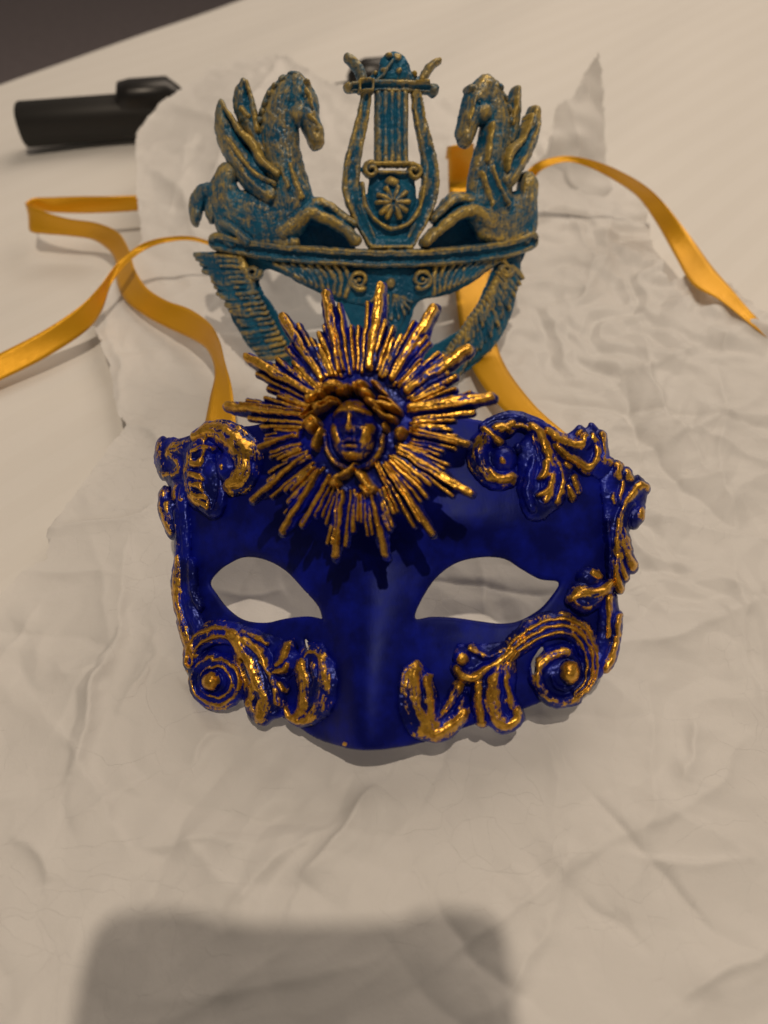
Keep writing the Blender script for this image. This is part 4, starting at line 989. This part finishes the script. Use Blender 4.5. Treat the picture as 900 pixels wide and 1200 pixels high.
horse_part("wing", [S([(624, 133, 5.5), (621, 152, 9), (612, 172, 12), (600, 192, 13), (590, 212, 11)], 10 * MM, gold=.7),
    S([(616, 140, 3), (607, 165, 4), (592, 182, 6), (588, 200, 4)], 13 * MM, gold=1.2, k=1.1 * MM), S([(624, 150, 3), (614, 176, 4), (602, 198, 4), (592, 215, 3)], 12 * MM, gold=.9, k=1.0 * MM)], 432, h2)
horse_part("wing", [S([(604, 108, 5), (601, 125, 8), (598, 145, 9), (596, 165, 8)], 6.5 * MM, gold=.6), S([(603, 108, 3), (600, 128, 3.6), (597, 148, 3)], 8.5 * MM, gold=1, k=1.0 * MM)], 433, h2)

# ================================================================== RIBBONS
def ribbon(parent, rows, name="ribbon", sub=8, th=0.0003, depth='z'):
    """rows: (left px, left py, right px, right py, height above the bed of each edge)"""
    A_ = []
    for r in rows:
        za = r[4]; zb = r[5] if len(r) > 5 else r[4]
        A_.append(np.concatenate([pix_ground(r[0], r[1], za), pix_ground(r[2], r[3], zb)]))
    Q = catmull(np.array(A_), sub)
    m = 7
    n = len(Q)
    L = np.linspace(0, 1, m)
    nrm = np.zeros((n, 3))
    tg = np.gradient((Q[:, :3] + Q[:, 3:]) / 2, axis=0)
    nrm = np.cross(tg, Q[:, 3:] - Q[:, :3]); nrm /= np.linalg.norm(nrm, axis=1, keepdims=True) + 1e-9
    g = Q[:, None, :3] * (1 - L)[None, :, None] + Q[:, None, 3:] * L[None, :, None]
    g = g + nrm[:, None, :] * (0.0006 * np.sin(np.pi * L))[None, :, None]
    ar = np.concatenate([[0], np.cumsum(np.linalg.norm(tg, axis=1))[:-1]])
    co = np.concatenate([g, g - nrm[:, None] * th], 1).reshape(-1, 3)
    F = []; W2 = 2 * m
    for i in range(n - 1):
        for j in range(m - 1):
            a = i * W2 + j; F.append((a, a + 1, a + 1 + W2, a + W2))
            a = i * W2 + m + j; F.append((a, a + W2, a + 1 + W2, a + 1))
        a = i * W2; F.append((a, a + W2, a + W2 + m, a + m)); a = i * W2 + m - 1; F.append((a, a + m, a + m + W2, a + W2))
    me = bpy.data.meshes.new(name); me.from_pydata(co.tolist(), [], F)
    uv = me.uv_layers.new(name='UVMap')
    vi = np.zeros(len(me.loops), np.int32); me.loops.foreach_get('vertex_index', vi)
    row = vi // W2; col = (vi % W2) % m
    uv.data.foreach_set('uv', np.stack([ar[row] * 20, col / (m - 1)], 1).astype(np.float32).ravel())
    for p in me.polygons: p.use_smooth = True
    o = link(name, me, M_RIB); o.parent = parent; o.matrix_parent_inverse = parent.matrix_world.inverted()
    return o
bpy.context.view_layer.update()
ribbon(blue, [(162, 229, 162, 247, .020, .010), (130, 230, 132, 249, .020, .010), (95, 230, 97, 250, .019, .009), (60, 231, 62, 249, .018, .010), (40, 232, 44, 247, .018, .010), (31, 237, 36, 250, .018, .011), (32, 240, 35, 270, .022, .009),
              (52, 248, 52, 274, .021, .008), (80, 256, 78, 276, .019, .008), (113, 261, 106, 280, .019, .008), (138, 272, 124, 290, .020, .010), (151, 292, 135, 305, .020, .012), (158, 315, 137, 330, .020, .012), (172, 337, 147, 352, .020, .012), (195, 352, 170, 370, .021, .012),
              (222, 362, 196, 384, .022, .013), (245, 378, 222, 396, .026, .016), (257, 398, 243, 410, .030, .022), (264, 425, 252, 436, .030, .026), (272, 455, 246, 468, .030, .026), (277, 500, 239, 506, .028, .024), (280, 520, 240, 524, .028, .024)])
ribbon(teal, [(-30, 428, -30, 460, .012, .006), (0, 414, 0, 446, .014, .006), (50, 388, 52, 420, .018, .008), (92, 360, 98, 390, .024, .012), (116, 336, 118, 366, .028, .016), (134, 312, 130, 334, .030, .024), (150, 297, 150, 308, .032, .030), (170, 284, 172, 292, .036, .033), (195, 278, 196, 284, .038, .036), (225, 277, 225, 282, .036, .034), (256, 286, 256, 291, .032, .030)])
ribbon(teal, [(614, 206, 618, 228, .050, .040), (622, 196, 624, 216, .052, .044), (636, 188, 634, 200, .056, .052), (662, 183, 662, 190, .058, .056), (692, 187, 690, 196, .056, .052), (724, 199, 720, 211, .050, .042), (757, 218, 748, 231, .040, .030), (781, 241, 770, 262, .030, .019), (811, 280, 791, 300, .022, .016), (834, 312, 811, 333, .022, .018), (858, 340, 843, 352, .022, .020), (884, 370, 876, 378, .022, .021), (915, 398, 908, 404, .014, .014)])
ribbon(blue, [(522, 186, 554, 186, .054, .052), (524, 172, 555, 169, .066, .066), (525, 182, 556, 178, .060, .060), (526, 225, 560, 225, .036, .036), (530, 300, 574, 300, .026, .026), (534, 345, 577, 340, .022, .022), (541, 395, 580, 390, .014, .016), (558, 440, 592, 428, .012, .014), (592, 482, 626, 474, .014, .018), (640, 512, 668, 512, .018, .022), (660, 535, 690, 535, .018, .022)])

# ================================================================== BLACK STICK AND PHONE
import bmesh
def loft(name, rings, mat, parent, n=28):
    """rings: (centre xyz, axis-perpendicular a, b vectors)"""
    bm = bmesh.new(); R = []
    for c, a, b, pw in rings:
        ring_ = []
        for i in range(n):
            t = 2 * math.pi * i / n; ct, st = math.cos(t), math.sin(t)
            x = math.copysign(abs(ct) ** pw, ct); y = math.copysign(abs(st) ** pw, st)
            ring_.append(bm.verts.new(Vector(c) + Vector(a) * x + Vector(b) * y))
        R.append(ring_)
    for r0, r1 in zip(R[:-1], R[1:]):
        for i in range(n): bm.faces.new((r0[i], r0[(i + 1) % n], r1[(i + 1) % n], r1[i]))
    bm.faces.new(R[0][::-1]); bm.faces.new(R[-1])
    bmesh.ops.recalc_face_normals(bm, faces=bm.faces)
    me = bpy.data.meshes.new(name); bm.to_mesh(me); bm.free()
    for p in me.polygons: p.use_smooth = True
    return link(name, me, mat, parent)
def stick():
    rz = 0.0165
    a = pix_ground(24, 146, rz); b = pix_ground(215, 131, rz); 
    c = pix_ground(440, 94, 0.03)
    ax = (b - a); L = np.linalg.norm(ax); ax /= L
    up = np.array([0, 0, 1.]); sd = np.cross(up, ax); sd /= np.linalg.norm(sd)
    m = Matrix([[ax[0], sd[0], 0, a[0]], [ax[1], sd[1], 0, a[1]], [ax[2], 0, 1, 0], [0, 0, 0, 1]])
    root = empty("selfie_stick", mat=m)
    tagit(root, "black stick with a thick handle and thin rod lying behind the masks", "selfie stick")
    rg = []
    for f, k_ in ((0.0, 0.86), (0.006, 0.95), (0.02, 1), (0.5, 1.0), (0.9, 1), (0.96, 0.85), (1.0, 0.5)):
        rg.append(((f * L, 0, rz), (0, 0.0155 * k_, 0), (0, 0, 0.0150 * k_), 0.8))
    loft("handle", rg, M_BLACK, root)
    rg = [((0.61 * L, 0, rz + .006), (0, .010, 0), (0, 0, .010), .7), ((0.63 * L, 0, rz + .010), (0, .013, 0), (0, 0, .013), .7), ((0.70 * L, 0, rz + .011), (0, .014, 0), (0, 0, .0135), .7),
          ((0.93 * L, 0, rz + .011), (0, .014, 0), (0, 0, .0135), .7), ((1.0 * L, 0, rz + .008), (0, .010, 0), (0, 0, .010), .8), ((1.07 * L, 0, rz + .003), (0, .005, 0), (0, 0, .005), 1)]
    loft("clamp", rg, M_BLACKG, root)
    d = np.linalg.norm(c - b)
    mi = m.inverted(); cl = mi @ Vector(c)
    bl = Vector((1.0 * L, 0, rz + .002))
    loft("rod", [(bl, (0, .0028, 0), (0, 0, .0028), 1), (cl, (0, .0022, 0), (0, 0, .0022), 1)], M_STEEL, root, 14)
    r = [(cl + Vector((x, 0, 0)), (0, .013 * k_, 0), (0, 0, .0155 * k_), .9) for x, k_ in ((-.022, .35), (-.018, .75), (-.008, 1), (.008, 1), (.018, .75), (.022, .35))]
    loft("head", r, M_BLACKG, root)
stick()
def phone():
    up = np.array([0, sp, cp]); bk = np.array([0, -cp, sp])
    c = EYE + bk * 0.006
    m = Matrix([[1, up[0], bk[0], c[0]], [0, up[1], bk[1], c[1]], [0, up[2], bk[2], c[2]], [0, 0, 0, 1]])
    root = empty("phone", mat=m)
    tagit(root, "dark phone held over the paper, seen only as the square shadow at the bottom", "phone")
    def slab(name, pts, z0, z1, mat):
        pts = catmull(pts, 4, True)
        bm = bmesh.new()
        lo_ = [bm.verts.new((x, y, z0)) for x, y in pts]; hi_ = [bm.verts.new((x, y, z1)) for x, y in pts]
        n = len(pts)
        bm.faces.new(lo_[::-1]); bm.faces.new(hi_)
        for i in range(n): bm.faces.new((lo_[i], lo_[(i + 1) % n], hi_[(i + 1) % n], hi_[i]))
        me = bpy.data.meshes.new(name); bm.to_mesh(me); bm.free()
        return link(name, me, mat, root)
    x0, x1, t = -0.057, 0.040, 0.026  # case outline sized to its shadow; raised top bumps stand in for fingertips
    slab("case", [(x0, -.10), (x0, -.02), (x0, t - .010), (x0 + .002, t - .003), (x0 + .007, t), (x0 + .018, t + .0005), (x0 + .026, t - .0008), (x0 + .032, t - .0025), (x0 + .045, t - .003), (x1 - .045, t - .003), (x1 - .026, t - .0025),
                  (x1 - .020, t), (x1 - .008, t + .0005), (x1 - .002, t - .003), (x1, t - .010), (x1, -.02), (x1, -.10), (x1 - .004, -.106), (0, -.106), (x0 + .004, -.106)], 0.0, 0.007, M_BLACK)
    slab("screen", [(x0 + .004, -.10), (x0 + .004, 0), (x0 + .005, t - .006), (x0 + .012, t - .005), (0, t - .005), (x1 - .010, t - .005), (x1 - .005, t - .008), (x1 - .004, 0), (x1 - .004, -.10), (x1 - .01, -.103), (x0 + .01, -.103)], 0.0072, 0.0080, M_BLACKG)
phone()
